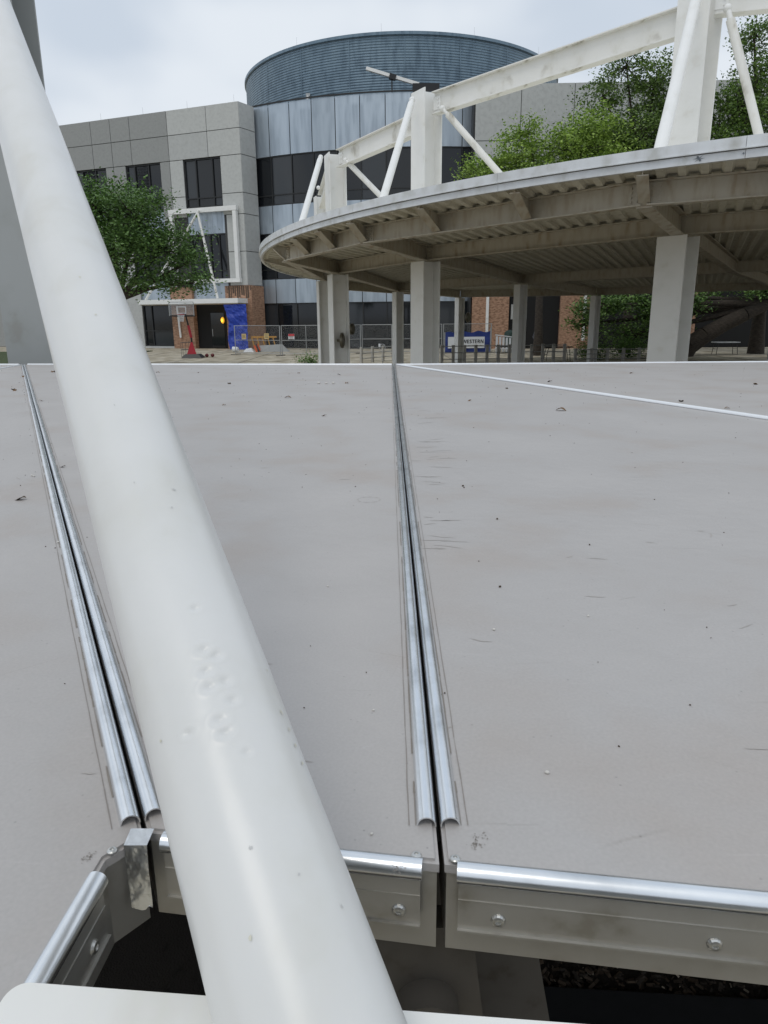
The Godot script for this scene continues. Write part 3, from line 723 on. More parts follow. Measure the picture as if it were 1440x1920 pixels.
func pan(W: Array, u0: float, u1: float, y0: float, y1: float, mt: Material, parent: Node, f := 0.0): # a precast panel with a recessed joint round it
	wp("wall_panel", mt, parent, W, u0 + 0.025, u1 - 0.025, y0 + 0.025, y1 - 0.025, f - 0.12, f)
func building():
	var t := thing("office_building", "grey office building with curved metal-and-glass bay and a blue corrugated drum on top", "building", Vector3(0, 0, -64))
	var a := Vector2(-10.8, -60.0); var b := Vector2(-27.24, -66.56)
	var W := wall_frame(a, b)
	# backing behind the joints
	wp("wall_core", M.joint, t, W, 0.1, 40, 9.05, 18.25, -1.5, -0.30)
	wp("wall_core", M.joint, t, W, 0.1, 40, 0, 9.05, -1.9, -0.45)
	var rows := [[16.5, 18.3], [14.65, 16.5]]
	var us := [0.0, 2.98, 6.69, 10.39, 12.36, 14.38, 18.0, 21.7, 25.4, 29.1, 33.0, 36.5, 40.0]
	for i in us.size() - 1:
		for r in rows:
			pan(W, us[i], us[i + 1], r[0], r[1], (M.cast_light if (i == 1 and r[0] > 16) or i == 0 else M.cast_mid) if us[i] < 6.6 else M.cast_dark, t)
	wp("joint_backing", M.joint, t, W, 0.02, 40, 14.66, 18.28, -0.29, -0.08)
	# third floor: piers and windows
	window_in(W, 1.93, 5.38, 11.08, 14.63, [2.75, 4.3], [11.76], t)
	window_in(W, 7.66, 11.1, 11.08, 14.63, [10.3, 8.9], [11.76], t)
	window_in(W, 13.2, 16.6, 11.08, 14.63, [15.8, 14.4], [11.76], t)
	for e in [[0.0, 1.91], [5.4, 6.69], [6.69, 7.64], [11.12, 12.36], [12.36, 13.18], [16.62, 18.0]]:
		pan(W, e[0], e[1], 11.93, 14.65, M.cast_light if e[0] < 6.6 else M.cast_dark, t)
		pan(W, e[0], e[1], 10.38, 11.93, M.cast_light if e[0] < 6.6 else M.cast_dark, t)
	wp("joint_backing", M.joint, t, W, 0.02, 1.9, 5.0, 14.64, -0.29, -0.08)
	wp("joint_backing", M.joint, t, W, 5.42, 7.62, 5.0, 14.64, -0.29, -0.08)
	wp("joint_backing", M.joint, t, W, 11.14, 13.16, 5.0, 14.64, -0.29, -0.08)
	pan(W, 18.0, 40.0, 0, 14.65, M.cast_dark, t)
	for e in [[0.0, 1.66], [6.9, 7.64], [11.12, 13.18], [13.2, 18.0]]:
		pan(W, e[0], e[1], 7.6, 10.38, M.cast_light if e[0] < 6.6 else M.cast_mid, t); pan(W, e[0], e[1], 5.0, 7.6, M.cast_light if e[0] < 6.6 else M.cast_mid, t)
	# fluted metal spandrel and the second-floor window behind the white frame
	for k in 11:
		wp("spandrel_strip", M.zinc_dark if k % 3 == 1 else M.zinc, t, W, 1.69 + k * 0.47, 1.69 + k * 0.47 + 0.455, 9.05, 11.05, -0.22, -0.14)
	window_in(W, 1.7, 4.28, 5.53, 9.03, [2.55, 3.4], [6.2], t)
	window_in(W, 4.3, 6.88, 5.53, 9.03, [5.2, 6.05], [6.2], t)
	wp("spandrel_strip", M.zinc, t, W, 1.7, 11.0, 3.95, 5.5, -0.26, -0.16)
	for e in [[7.66, 11.1], [13.2, 16.6]]:
		wp("spandrel_strip", M.zinc, t, W, e[0], e[1], 9.05, 11.05, -0.22, -0.14)
		window_in(W, e[0], e[1], 5.53, 9.03, [e[0] + 1.1, e[0] + 2.2], [6.2], t)
	# ground floor: brick piers, dark entrance, window
	wp("brick_pier", M.brick, t, W, -0.36, 2.14, 0, 4.99, -0.6, 0.12)
	wp("brick_pier", M.brick, t, W, 5.4, 7.6, 0, 4.99, -0.6, 0.12)
	var sm := MB.new() # dark run-off stains below the pier head, ragged tongues
	for k in 12:
		var x0 := -0.33 + k * 0.2; var h := 0.35 + 0.5 * absf(sin(k * 2.3)) + 0.25 * absf(sin(k * 5.1))
		wbox(sm, W, x0 + 0.02 * sin(k * 3.0), x0 + 0.10 + 0.06 * absf(sin(k * 1.7)), 4.97 - h, 4.97, 0.12, 0.124)
	part(sm, "stain", M.brickstain, t)
	wp("entrance_recess", M.interior, t, W, 2.16, 5.38, 0.02, 3.5, -0.44, -0.35)
	var dr := wp("door", M.glass, t, W, 2.7, 4.0, 0.05, 2.9, -0.34, -0.31)
	wp("handle", M.galv, dr, W, 3.85, 3.89, 1.0, 1.6, -0.31, -0.26)
	window_in(W, 7.62, 10.75, 0.16, 3.6, [9.9], [1.45], t)
	wp("sill", M.cast_mid, t, W, 7.6, 10.8, 0.0, 0.16, -0.3, 0.02)
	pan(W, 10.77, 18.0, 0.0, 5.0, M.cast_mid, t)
	# entrance canopy slab and the white frame with its stays
	var cn := wp("entrance_canopy", M.white, t, W, 0.03, 9.75, 3.62, 3.98, 0.13, 1.6)
	wp("canopy_soffit", M.taupe, cn, W, 0.1, 9.7, 3.56, 3.615, 0.15, 1.55)
	for e in [["frame_beam", 0.45, 6.9, 10.62, 10.97], ["frame_beam", 0.45, 6.9, 5.25, 5.55], ["frame_post", 0.5, 0.82, 5.56, 10.6], ["frame_post", 6.55, 6.87, 5.56, 10.6]]:
		wp(e[0], M.white, t, W, e[1], e[2], e[3], e[4], 0.13, 0.43)
	for e in [[3.95, 10.75, 2.15, 4.0], [3.75, 10.75, 9.3, 4.0]]:
		var m := MB.new()
		var p := func(u: float, y: float) -> Vector3:
			var q: Vector2 = W[0] + W[1] * u + W[2] * (0.6 if y > 8 else 1.2)
			return Vector3(q.x, y, q.y)
		m.tube(p.call(e[0], e[1]), p.call(e[2], e[3]), 0.10, 0.10, 10); part(m, "stay_pipe", M.whitegrime, t)
	var dm := MB.new(); var dq := func(u: float, y: float, f: float) -> Vector3:
		var q: Vector2 = W[0] + W[1] * u + W[2] * f
		return Vector3(q.x, y, q.y)
	dm.path([dq.call(6.9, 3.5, 0.25), dq.call(6.75, 0.9, 0.25)], [0.09, 0.09]); part(dm, "drainpipe", M.white, t)
	var lampm := MB.new(); lampm.sphere(dq.call(2.72, 2.3, -0.14), Vector3(0.15, 0.27, 0.15)); part(lampm, "wall_lamp", M.lampglow, t)
	var ol := OmniLight3D.new(); ol.name = "wall_lamp_light"; add_child(ol); ol.position = dq.call(2.72, 2.3, 0.12)
	ol.light_energy = 0.25; ol.light_color = Color(1, 0.75, 0.3); ol.light_size = 0.15; ol.omni_range = 30; ol.shadow_enabled = true
	# short return wall to the curved bay
	var R := wall_frame(a, Vector2(-9.87, -61.56))
	wp("wall_core", M.joint, t, R, 0.12, 1.78, 0, 18.25, -0.9, -0.12)
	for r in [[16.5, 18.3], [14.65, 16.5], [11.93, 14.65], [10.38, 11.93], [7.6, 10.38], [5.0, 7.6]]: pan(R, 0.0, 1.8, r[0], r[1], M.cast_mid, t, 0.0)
	wp("brick_pier", M.brick, t, R, 0.13, 1.85, 0, 4.97, -0.4, 0.06)
	# curved bay
	var C := Vector3(3.15, 0, -82.8); var RR := 24.72
	var bands := [[14.65, 18.3, 0], [11.1, 14.65, 1], [9.0, 11.1, 0], [5.5, 9.0, 1], [3.6, 5.5, 0], [0.02, 3.6, 1]]
	var st := 0.0772; var a0 := PI * 1.5 - 0.578
	var core := MB.new(); core.lathe(C, [Vector2(RR - 0.25, 0), Vector2(RR - 0.25, 18.2), Vector2(1, 18.2)], 60, PI / 2 - 0.45, PI / 2 + 0.585)
	part(core, "bay_core", M.joint, t)
	for i in 12:
		# angles run around +z, which faces the plaza
		var t0 := PI / 2 + 0.578 - i * st; var t1 := t0 - st
		for e in bands:
			var m := MB.new()
			if e[2] == 0:
				var q := 0.0012
				m.lathe(C, [Vector2(RR - 0.1, e[0] + 0.02), Vector2(RR, e[0] + 0.02), Vector2(RR, e[1] - 0.02), Vector2(RR - 0.1, e[1] - 0.02)], 4, t1 + q, t0 - q)
				part(m, "metal_panel", M.zinc if (i * 7 + int(e[0])) % 5 else M.zinc_dark, t)
			else:
				m.lathe(C, [Vector2(RR - 0.05, e[0]), Vector2(RR - 0.05, e[0] + 0.07)], 3, t1, t0)
				m.lathe(C, [Vector2(RR - 0.05, e[1] - 0.07), Vector2(RR - 0.05, e[1])], 3, t1, t0)
				m.lathe(C, [Vector2(RR - 0.05, e[0] + 0.70), Vector2(RR - 0.05, e[0] + 0.78)], 3, t1, t0)
				m.lathe(C, [Vector2(RR - 0.045, e[0]), Vector2(RR - 0.045, e[1])], 1, t0 - 0.0035, t0)
				var wn := part(m, "window", M.mullion, t)
				for y in [[e[0] + 0.07, e[0] + 0.70], [e[0] + 0.78, e[1] - 0.07]]:
					m = MB.new(); m.lathe(C, [Vector2(RR - 0.11, y[0]), Vector2(RR - 0.11, y[1])], 2, t1, t0 - 0.003)
					part(m, "pane", M.glass if (i * 5 + int(y[0])) % 4 else M.glass2, wn)
	# parapet cap lip
	var cap := MB.new(); cap.lathe(C, [Vector2(RR + 0.06, 18.3), Vector2(RR + 0.06, 18.42), Vector2(RR - 0.4, 18.44)], 48, PI / 2 - 0.35, PI / 2 + 0.578)
	part(cap, "parapet_cap", M.mullion, t)
	# drum: horizontally corrugated sheet with a rolled rim
	var D := Vector3(2.0, 0, -80.0); var prof := [Vector2(15.25, 16.5)]; var y := 16.6
	while y < 24.15:
		prof.append(Vector2(15.29, y)); prof.append(Vector2(15.29, y + 0.06)); prof.append(Vector2(15.255, y + 0.11)); prof.append(Vector2(15.255, y + 0.15)); y += 0.2
	var dmb := MB.new(); dmb.lathe(D, prof, 140); var dn := part(dmb, "drum_wall", M.drum, t)
	dmb = MB.new(); dmb.lathe(D, [Vector2(15.3, 24.15), Vector2(15.42, 24.2), Vector2(15.42, 24.42), Vector2(15.2, 24.46), Vector2(0.1, 24.7)], 140); part(dmb, "drum_rim", M.drum, dn)
	for k in 9: # lap seams
		var an := PI / 2 + 1.2 - k * 0.3; dmb = MB.new(); dmb.lathe(D, [Vector2(15.31, 16.8), Vector2(15.31, 24.1)], 1, an, an + 0.004); part(dmb, "lap_seam", M.drum, dn)
	dmb = MB.new(); var ca := PI / 2 + 0.55; var cp := D + Vector3(cos(ca) * 15.5, 20.35, sin(ca) * 15.5)
	dmb.tube(cp, cp + Vector3(-0.05, -0.45, 0.15), 0.20, 0.16, 10); dmb.box(cp + Vector3(0, 0.15, -0.1), Vector3(0.35, 0.2, 0.5)); part(dmb, "camera_housing", M.galv, dn)
	# lightning rods
	for k in 4:
		var an := PI * (0.22 + k * 0.16); dmb = MB.new(); var rp := D + Vector3(cos(an) * 15.3, 24.4, sin(an) * 15.3); dmb.tube(rp, rp + Vector3.UP * 0.65, 0.010, 0.006, 5); part(dmb, "lightning_rod", M.galv, dn)
	for k in 4:
		var q: Vector2 = W[0] + W[1] * (0.6 + k * 4.3) - W[2] * 0.4; dmb = MB.new(); dmb.tube(Vector3(q.x, 18.2, q.y), Vector3(q.x, 18.9, q.y), 0.010, 0.006, 5); part(dmb, "lightning_rod", M.galv, t)
	# wing on the other side of the bay
	var X := wall_frame(Vector2(6.75, -56.5), Vector2(42, -55.2))
	wp("wall_core", M.joint, t, X, 0.1, 35, 0, 18.2, -3.5, -0.3)
	wp("joint_backing", M.joint, t, X, 0.03, 35, 5.05, 18.27, -0.29, -0.08)
	var ux := [0.0, 3.25, 7.0, 10.8, 14.6, 18.4, 22.2, 26.0, 30.0, 35.0]
	for i in ux.size() - 1:
		for r in [[14.65, 18.3], [11.9, 14.65], [9.0, 11.9], [5.0, 9.0]]: pan(X, ux[i], ux[i + 1], r[0], r[1], M.cast_mid, t)
	wp("wall_return", M.mullion, t, X, -0.12, 0.02, 0.0, 18.28, -3.0, -0.05)
	for e in [[0.1, 2.9], [6.8, 9.5], [14, 17]]:
		wp("brick_pier", M.brick, t, X, e[0], e[1], 0, 4.97, -0.4, 0.1)
	for e in [[1.25, 0.0], [8.6, 0.0]]:
		wp("drainpipe", M.white, t, X, e[0] - 0.1, e[0] + 0.1, 0.6, 4.4, 0.11, 0.3)
	wp("entrance_recess", M.interior, t, X, 2.95, 6.75, 0.02, 4.95, -0.28, -0.2)
	wp("notice_plate", M.cast_mid, t, X, 3.1, 4.3, 2.2, 3.3, -0.19, -0.17)
	wp("entrance_recess", M.interior, t, X, 9.6, 13.95, 0.02, 4.95, -0.28, -0.2)
	wp("entrance_recess", M.interior, t, X, 17.1, 34, 0.02, 4.95, -0.28, -0.2)
	# hoist boom on the roof of the bay
	var hb := thing("roof_hoist", "small white hoist boom with a black counterweight on the curved bay roof", "hoist", Vector3(3.4, 18.4, -60))
	dmb = MB.new(); dmb.box(Vector3(3.4, 19.0, -60), Vector3(2.0, 0.5, 1.0)); dmb.tube(Vector3(2.6, 19.2, -60), Vector3(4.1, 19.2, -60), 0.18, 0.18, 10); dmb.box(Vector3(3.2, 18.6, -60), Vector3(0.6, 0.5, 0.6)); part(dmb, "counterweight", M.black, hb)
	dmb = MB.new(); dmb.box(Vector3(0.9, 19.85, -60), Vector3(4.1, 0.22, 0.26), Basis(Vector3(0, 0, 1), -0.27)); part(dmb, "boom", M.white, hb)
	dmb = MB.new(); dmb.box(Vector3(0.85, 19.0, -60), Vector3(0.10, 1.5, 0.10)); dmb.box(Vector3(0.9, 19.8, -59.95), Vector3(0.5, 0.36, 0.36), Basis(Vector3(0, 0, 1), -0.27)); part(dmb, "stanchion", M.black, hb)

# ------------------------------------------------------------------ trees
func tree(called: String, label: String, base: Vector3, lean: Vector3, th: float, tr: float, blobs: Array, dark: Color, light: Color, n: int, sd: int, leaf := 0.15, group := ""):
	var r := RandomNumberGenerator.new(); r.seed = sd
	var t := thing(called, label, "tree", base, group)
	var m := MB.new(); var top := base + Vector3(0, th, 0) + lean
	var pts := []; var rad := []
	for i in 7:
		var k := i / 6.0
		pts.append(base + Vector3(0, th * k, 0) + lean * pow(k, 1.4) + Vector3(r.randf_range(-1, 1), 0, r.randf_range(-1, 1)) * 0.12 * k); rad.append(tr * (1.35 - 0.75 * sqrt(k)))
	pts[0].y -= 0.05; m.path(pts, rad, 12)
	var cols := PackedColorArray(); var xfs := []; var tips := []
	var wsum := 0.0
	for b in blobs: wsum += b[1].x * b[1].y
	for b in blobs:
		var limb: Vector3 = b[0]; var mid := top.lerp(limb, 0.5) + Vector3(r.randf_range(-0.3, 0.3), -0.25, r.randf_range(-0.3, 0.3))
		m.path([pts[5], mid, limb], [tr * 0.5, tr * 0.3, tr * 0.14], 8)
		var nb := int(n * b[1].x * b[1].y / wsum); var nc := maxi(8, nb / 70)
		for c in nc:
			var dv := Vector3(r.randfn(), r.randfn(), r.randfn()).normalized()
			var rr := pow(r.randf_range(0.05, 1.0), 0.42) * (r.randf_range(0.8, 1.08) if r.randf() < 0.8 else r.randf_range(1.0, 1.38))
			var cp: Vector3 = b[0] + dv * rr * b[1]
			if r.randf() < 0.5:
				var mm: Vector3 = limb.lerp(cp, 0.5) + Vector3(r.randf_range(-0.2, 0.2), -0.1, r.randf_range(-0.2, 0.2))
				m.path([limb, mm, cp], [tr * 0.13, tr * 0.08, 0.012], 5)
			var cr := r.randf_range(0.16, 0.48)
			for l in int(70 * (0.4 + cr * 1.6)):
				var p := cp + Vector3(r.randfn(), r.randfn() * 0.62, r.randfn()) * cr
				var bs := Basis.from_euler(Vector3(r.randf_range(-0.9, 0.9), r.randf_range(0, TAU), r.randf_range(-0.9, 0.9))).scaled(Vector3.ONE * leaf * r.randf_range(0.6, 1.25))
				xfs.append(Transform3D(bs, p - base))
				var col := dark.lerp(light, r.randf()); cols.append(col)
	part(m, "trunk", M.bark, t)
	var vs := PackedVector3Array(); var ns := PackedVector3Array(); var vc := PackedColorArray()
	var L := [Vector3(-0.5, 0, 0), Vector3(0, -0.06, 0.27), Vector3(0.5, 0.02, 0), Vector3(0, -0.06, -0.27)]
	for i in xfs.size():
		var x: Transform3D = xfs[i]; var p0 := x * (L[0] as Vector3); var p1 := x * (L[1] as Vector3); var p2 := x * (L[2] as Vector3); var p3 := x * (L[3] as Vector3)
		var n0 := (p1 - p0).cross(p2 - p0).normalized(); var n1 := (p2 - p0).cross(p3 - p0).normalized(); var c: Color = cols[i]
		vs.append(p0); vs.append(p2); vs.append(p1); vs.append(p0); vs.append(p3); vs.append(p2)
		for q in 3: ns.append(n0)
		for q in 3: ns.append(n1)
		for q in 6: vc.append(c)
	var ar := []; ar.resize(Mesh.ARRAY_MAX); ar[Mesh.ARRAY_VERTEX] = vs; ar[Mesh.ARRAY_NORMAL] = ns; ar[Mesh.ARRAY_COLOR] = vc
	var am := ArrayMesh.new(); am.add_surface_from_arrays(Mesh.PRIMITIVE_TRIANGLES, ar)
	var mi := MeshInstance3D.new(); mi.name = "crown"; mi.mesh = am; mi.material_override = M.leaf; t.add_child(mi, true)
func trees():
	tree("live_oak", "dark green spreading oak in front of the brick entrance", Vector3(-13.2, 0, -36), Vector3(0.4, 0, 0), 4.0, 0.30, [[Vector3(-13.4, 7.5, -36.2), Vector3(2.0, 1.3, 2.4)], [Vector3(-11.4, 6.9, -35.6), Vector3(1.7, 1.3, 2.0)], [Vector3(-10.4, 5.6, -36), Vector3(1.4, 1.1, 1.6)], [Vector3(-8.9, 5.2, -36), Vector3(0.8, 0.45, 1.0)], [Vector3(-12.4, 5.3, -35.0), Vector3(2.1, 1.1, 2.0)], [Vector3(-9.4, 4.1, -36.2), Vector3(1.5, 0.40, 1.2)], [Vector3(-11.2, 4.3, -35.6), Vector3(1.2, 0.5, 1.2)], [Vector3(-15.2, 6.3, -36.6), Vector3(1.9, 1.8, 2.2)]], Color(0.062, 0.125, 0.036), Color(0.145, 0.25, 0.068), 34000, 5, 0.17)
	tree("leafy_tree", "bright yellow-green young tree rising behind the pavilion truss", Vector3(9.8, 0, -46), Vector3(-0.2, 0, 0), 8.5, 0.26, [[Vector3(6.2, 10.4, -45.8), Vector3(1.7, 1.1, 1.8)], [Vector3(8.0, 11.4, -46), Vector3(1.9, 1.2, 2.0)], [Vector3(8.6, 12.9, -46.4), Vector3(1.2, 0.6, 1.3)], [Vector3(10.8, 11.9, -46), Vector3(2.1, 1.3, 2.2)], [Vector3(12.6, 12.9, -46.4), Vector3(1.6, 1.4, 1.8)], [Vector3(9.6, 9.6, -45.5), Vector3(3.2, 1.4, 2.2)], [Vector3(13.2, 10.6, -45.6), Vector3(2.4, 1.6, 2.0)], [Vector3(11.4, 10.6, -46.6), Vector3(2.2, 1.6, 1.6)], [Vector3(7.4, 10.0, -46.4), Vector3(2.2, 1.2, 1.4)]], Color(0.14, 0.22, 0.045), Color(0.36, 0.50, 0.10), 42000, 9, 0.19)
	tree("tall_tree", "tall airy dark green tree behind the right-hand roof post of the pavilion", Vector3(15.8, 0, -47.5), Vector3(0.2, 0, 0), 11.0, 0.30, [[Vector3(13.4, 15.2, -48), Vector3(1.4, 1.2, 1.6)], [Vector3(14.8, 16.8, -48.2), Vector3(1.3, 1.4, 1.6)], [Vector3(16.6, 16.0, -48.2), Vector3(1.6, 1.7, 1.8)], [Vector3(17.6, 14.2, -48), Vector3(1.5, 1.8, 1.8)], [Vector3(15.2, 13.0, -47.6), Vector3(2.4, 2.0, 2.2)], [Vector3(18.6, 10.8, -47.6), Vector3(2.4, 2.2, 2.0)], [Vector3(12.6, 12.8, -48), Vector3(1.3, 1.1, 1.2)], [Vector3(16.4, 12.2, -48.4), Vector3(2.6, 2.4, 1.6)], [Vector3(18.8, 14.2, -48.2), Vector3(1.8, 2.4, 1.6)], [Vector3(14.6, 11.4, -48.4), Vector3(2.4, 1.8, 1.4)]], Color(0.06, 0.105, 0.03), Color(0.20, 0.30, 0.075), 42000, 13, 0.19)
	tree("broad_tree", "broad dense green tree standing past the last visible roof post", Vector3(23.6, 0, -46), Vector3(-0.4, 0, 0), 10.5, 0.38, [[Vector3(21.2, 14.0, -46), Vector3(1.7, 2.4, 2.2)], [Vector3(21.4, 18.0, -46.4), Vector3(1.4, 1.2, 1.6)], [Vector3(23.6, 17.0, -46.4), Vector3(2.4, 2.4, 2.4)], [Vector3(25.5, 13.6, -46), Vector3(2.8, 3.0, 2.6)], [Vector3(20.8, 10.6, -45.6), Vector3(2.0, 2.0, 2.0)], [Vector3(24, 10.2, -45.6), Vector3(3.0, 2.4, 2.4)], [Vector3(22.2, 14.4, -47), Vector3(2.2, 2.6, 1.8)], [Vector3(20.2, 12.6, -47), Vector3(1.6, 2.6, 1.6)]], Color(0.06, 0.11, 0.03), Color(0.20, 0.31, 0.07), 44000, 17, 0.19)
	tree("leaning_oak", "old oak with a thick leaning trunk and low leaves under the pavilion roof", Vector3(17.7, 0, -43.5), Vector3(6.6, 0, -0.4), 3.6, 0.55, [[Vector3(13.6, 3.0, -44.5), Vector3(2.2, 0.8, 1.6)], [Vector3(16.6, 2.7, -43.8), Vector3(2.0, 0.9, 1.4)], [Vector3(18.4, 3.4, -44.4), Vector3(2.2, 0.8, 1.6)], [Vector3(22.4, 3.8, -43.6), Vector3(2.4, 0.6, 1.5)], [Vector3(15.2, 1.3, -44.2), Vector3(2.0, 0.6, 1.2)], [Vector3(24.0, 5.0, -44.6), Vector3(3.0, 1.6, 2.0)], [Vector3(12.4, 1.9, -44.8), Vector3(0.9, 0.8, 0.9)]], Color(0.045, 0.10, 0.026), Color(0.18, 0.30, 0.07), 20000, 21, 0.2)
	# shrubs
	for e in [[Vector3(-3.9, 0, -39.5), 0.28, "small bright green shrub beside the slim fence post"], [Vector3(11.9, 0, -41.0), 0.9, "low dark shrub behind the railing at the leaning oak"], [Vector3(14.2, 0, -42.0), 1.0, "rounded dark shrub at the foot of the leaning oak"]]:
		tree("shrub", e[2], e[0], Vector3.ZERO, 0.25, 0.03, [[e[0] + Vector3(0, e[1] * 0.55, 0), Vector3(e[1], e[1] * 0.55, e[1])]], Color(0.05, 0.10, 0.022), Color(0.16, 0.29, 0.06), int(2600 * e[1]), 31 + int(e[1] * 10), 0.12, "shrubs on the plaza")

# ------------------------------------------------------------------ things on the plaza
func fence(label: String, a: Vector2, b: Vector2):
	var t := thing("chain_link_fence", label, "fence", Vector3((a.x + b.x) / 2, 0, (a.y + b.y) / 2), "temporary chain-link fence panels")
	var L := a.distance_to(b); var d := (b - a) / L; var P := func(u: float, y: float) -> Vector3: return Vector3(a.x + d.x * u, y, a.y + d.y * u)
	var m: MB
	for u in [0.03, L - 0.03]:
		m = MB.new(); m.tube(P.call(u, 0.03), P.call(u, 1.95), 0.03, 0.03, 8); part(m, "post", M.galv, t)
		m = MB.new(); m.box(P.call(u, 0.02), Vector3(0.08, 0.04, 0.9), Basis(Vector3(d.x, 0, d.y), Vector3.UP, Vector3(d.x, 0, d.y).cross(Vector3.UP))); part(m, "foot", M.galvdark, t)
	for y in [0.12, 0.98, 1.93]:
		m = MB.new(); m.tube(P.call(0.03, y), P.call(L - 0.03, y), 0.02, 0.02, 6); part(m, "rail", M.galv, t)
	m = MB.new(); var u := -1.8
	while u < L:
		for sg in [0, 1]:
			var u0 := u; var u1 := u + 1.8; var y0 := 0.12; var y1 := 1.92
			if u0 < 0: y0 += -u0; u0 = 0
			if u1 > L: y1 -= u1 - L; u1 = L
			if u1 > u0:
				if sg: m.tube(P.call(u0, 2.04 - y0), P.call(u1, 2.04 - y1), 0.0022, 0.0022, 3, false)
				else: m.tube(P.call(u0, y0), P.call(u1, y1), 0.0022, 0.0022, 3, false)
		u += 0.085
	var o := part(m, "wire_mesh", M.galv, t); o.set_meta("kind", "stuff")
func fsign(label: String, c: Vector3, turn: float, red: bool):
	var t := thing("fence_sign", label, "sign", c, "warning signs on the temporary fence")
	var bs := Basis(Vector3.UP, turn)
	bxp("board", M.print_white if red else M.signyellow, t, c, Vector3(0.40, 0.36, 0.006), bs)
	if red: bxp("header", M.signred, t, c + bs * Vector3(0, 0.105, 0.005), Vector3(0.39, 0.14, 0.004), bs)
	var m := MB.new()
	for k in 3: m.box(c + bs * Vector3(0, 0.09 - k * 0.085 - (0.09 if red else 0.0), 0.005), Vector3(0.30 - 0.05 * (k % 2), 0.03, 0.003), bs)
	part(m, "print_lines", M.signink, t)
func rail_run(label: String, a: Vector2, b: Vector2, n: int, h: float):
	var t := thing("walkway_railing", label, "railing", Vector3(a.x, 0, a.y), "walkway railings")
	var d := (b - a).normalized(); var bs := Basis(Vector3(d.x, 0, d.y), Vector3.UP, Vector3(d.x, 0, d.y).cross(Vector3.UP))
	for i in n:
		var p := a.lerp(b, i / float(n - 1)); var m := MB.new(); m.cbox(Vector3(p.x, h / 2, p.y), Vector3(0.15, h, 0.12), 0.012, bs); part(m, "post", M.stone, t)
	for y in [h - 0.06, h * 0.62, h * 0.3]:
		var m := MB.new(); m.tube(Vector3(a.x, y, a.y) + bs.z * 0.08, Vector3(b.x, y, b.y) + bs.z * 0.08, 0.022, 0.022, 6); part(m, "rail", M.galv, t)
func table(label: String, p: Vector3, top: Material):
	var t := thing("folding_table", label, "table", p, "tables on the plaza")
	var m := MB.new(); m.cbox(p + Vector3(0, 0.74, 0), Vector3(1.5, 0.05, 0.75), 0.01); part(m, "table_top", top, t)
	for x in [-1, 1]:
		for z in [-1, 1]:
			m = MB.new(); m.path([p + Vector3(x * 0.55, 0.715, z * 0.28), p + Vector3(x * 0.62, 0.4, z * 0.3), p + Vector3(x * 0.66, 0, z * 0.32)], [0.018, 0.018, 0.018], 6); part(m, "leg", M.black, t)
		m = MB.new(); m.tube(p + Vector3(x * 0.62, 0.35, -0.3), p + Vector3(x * 0.62, 0.35, 0.3), 0.014, 0.014, 6); part(m, "brace", M.black, t)
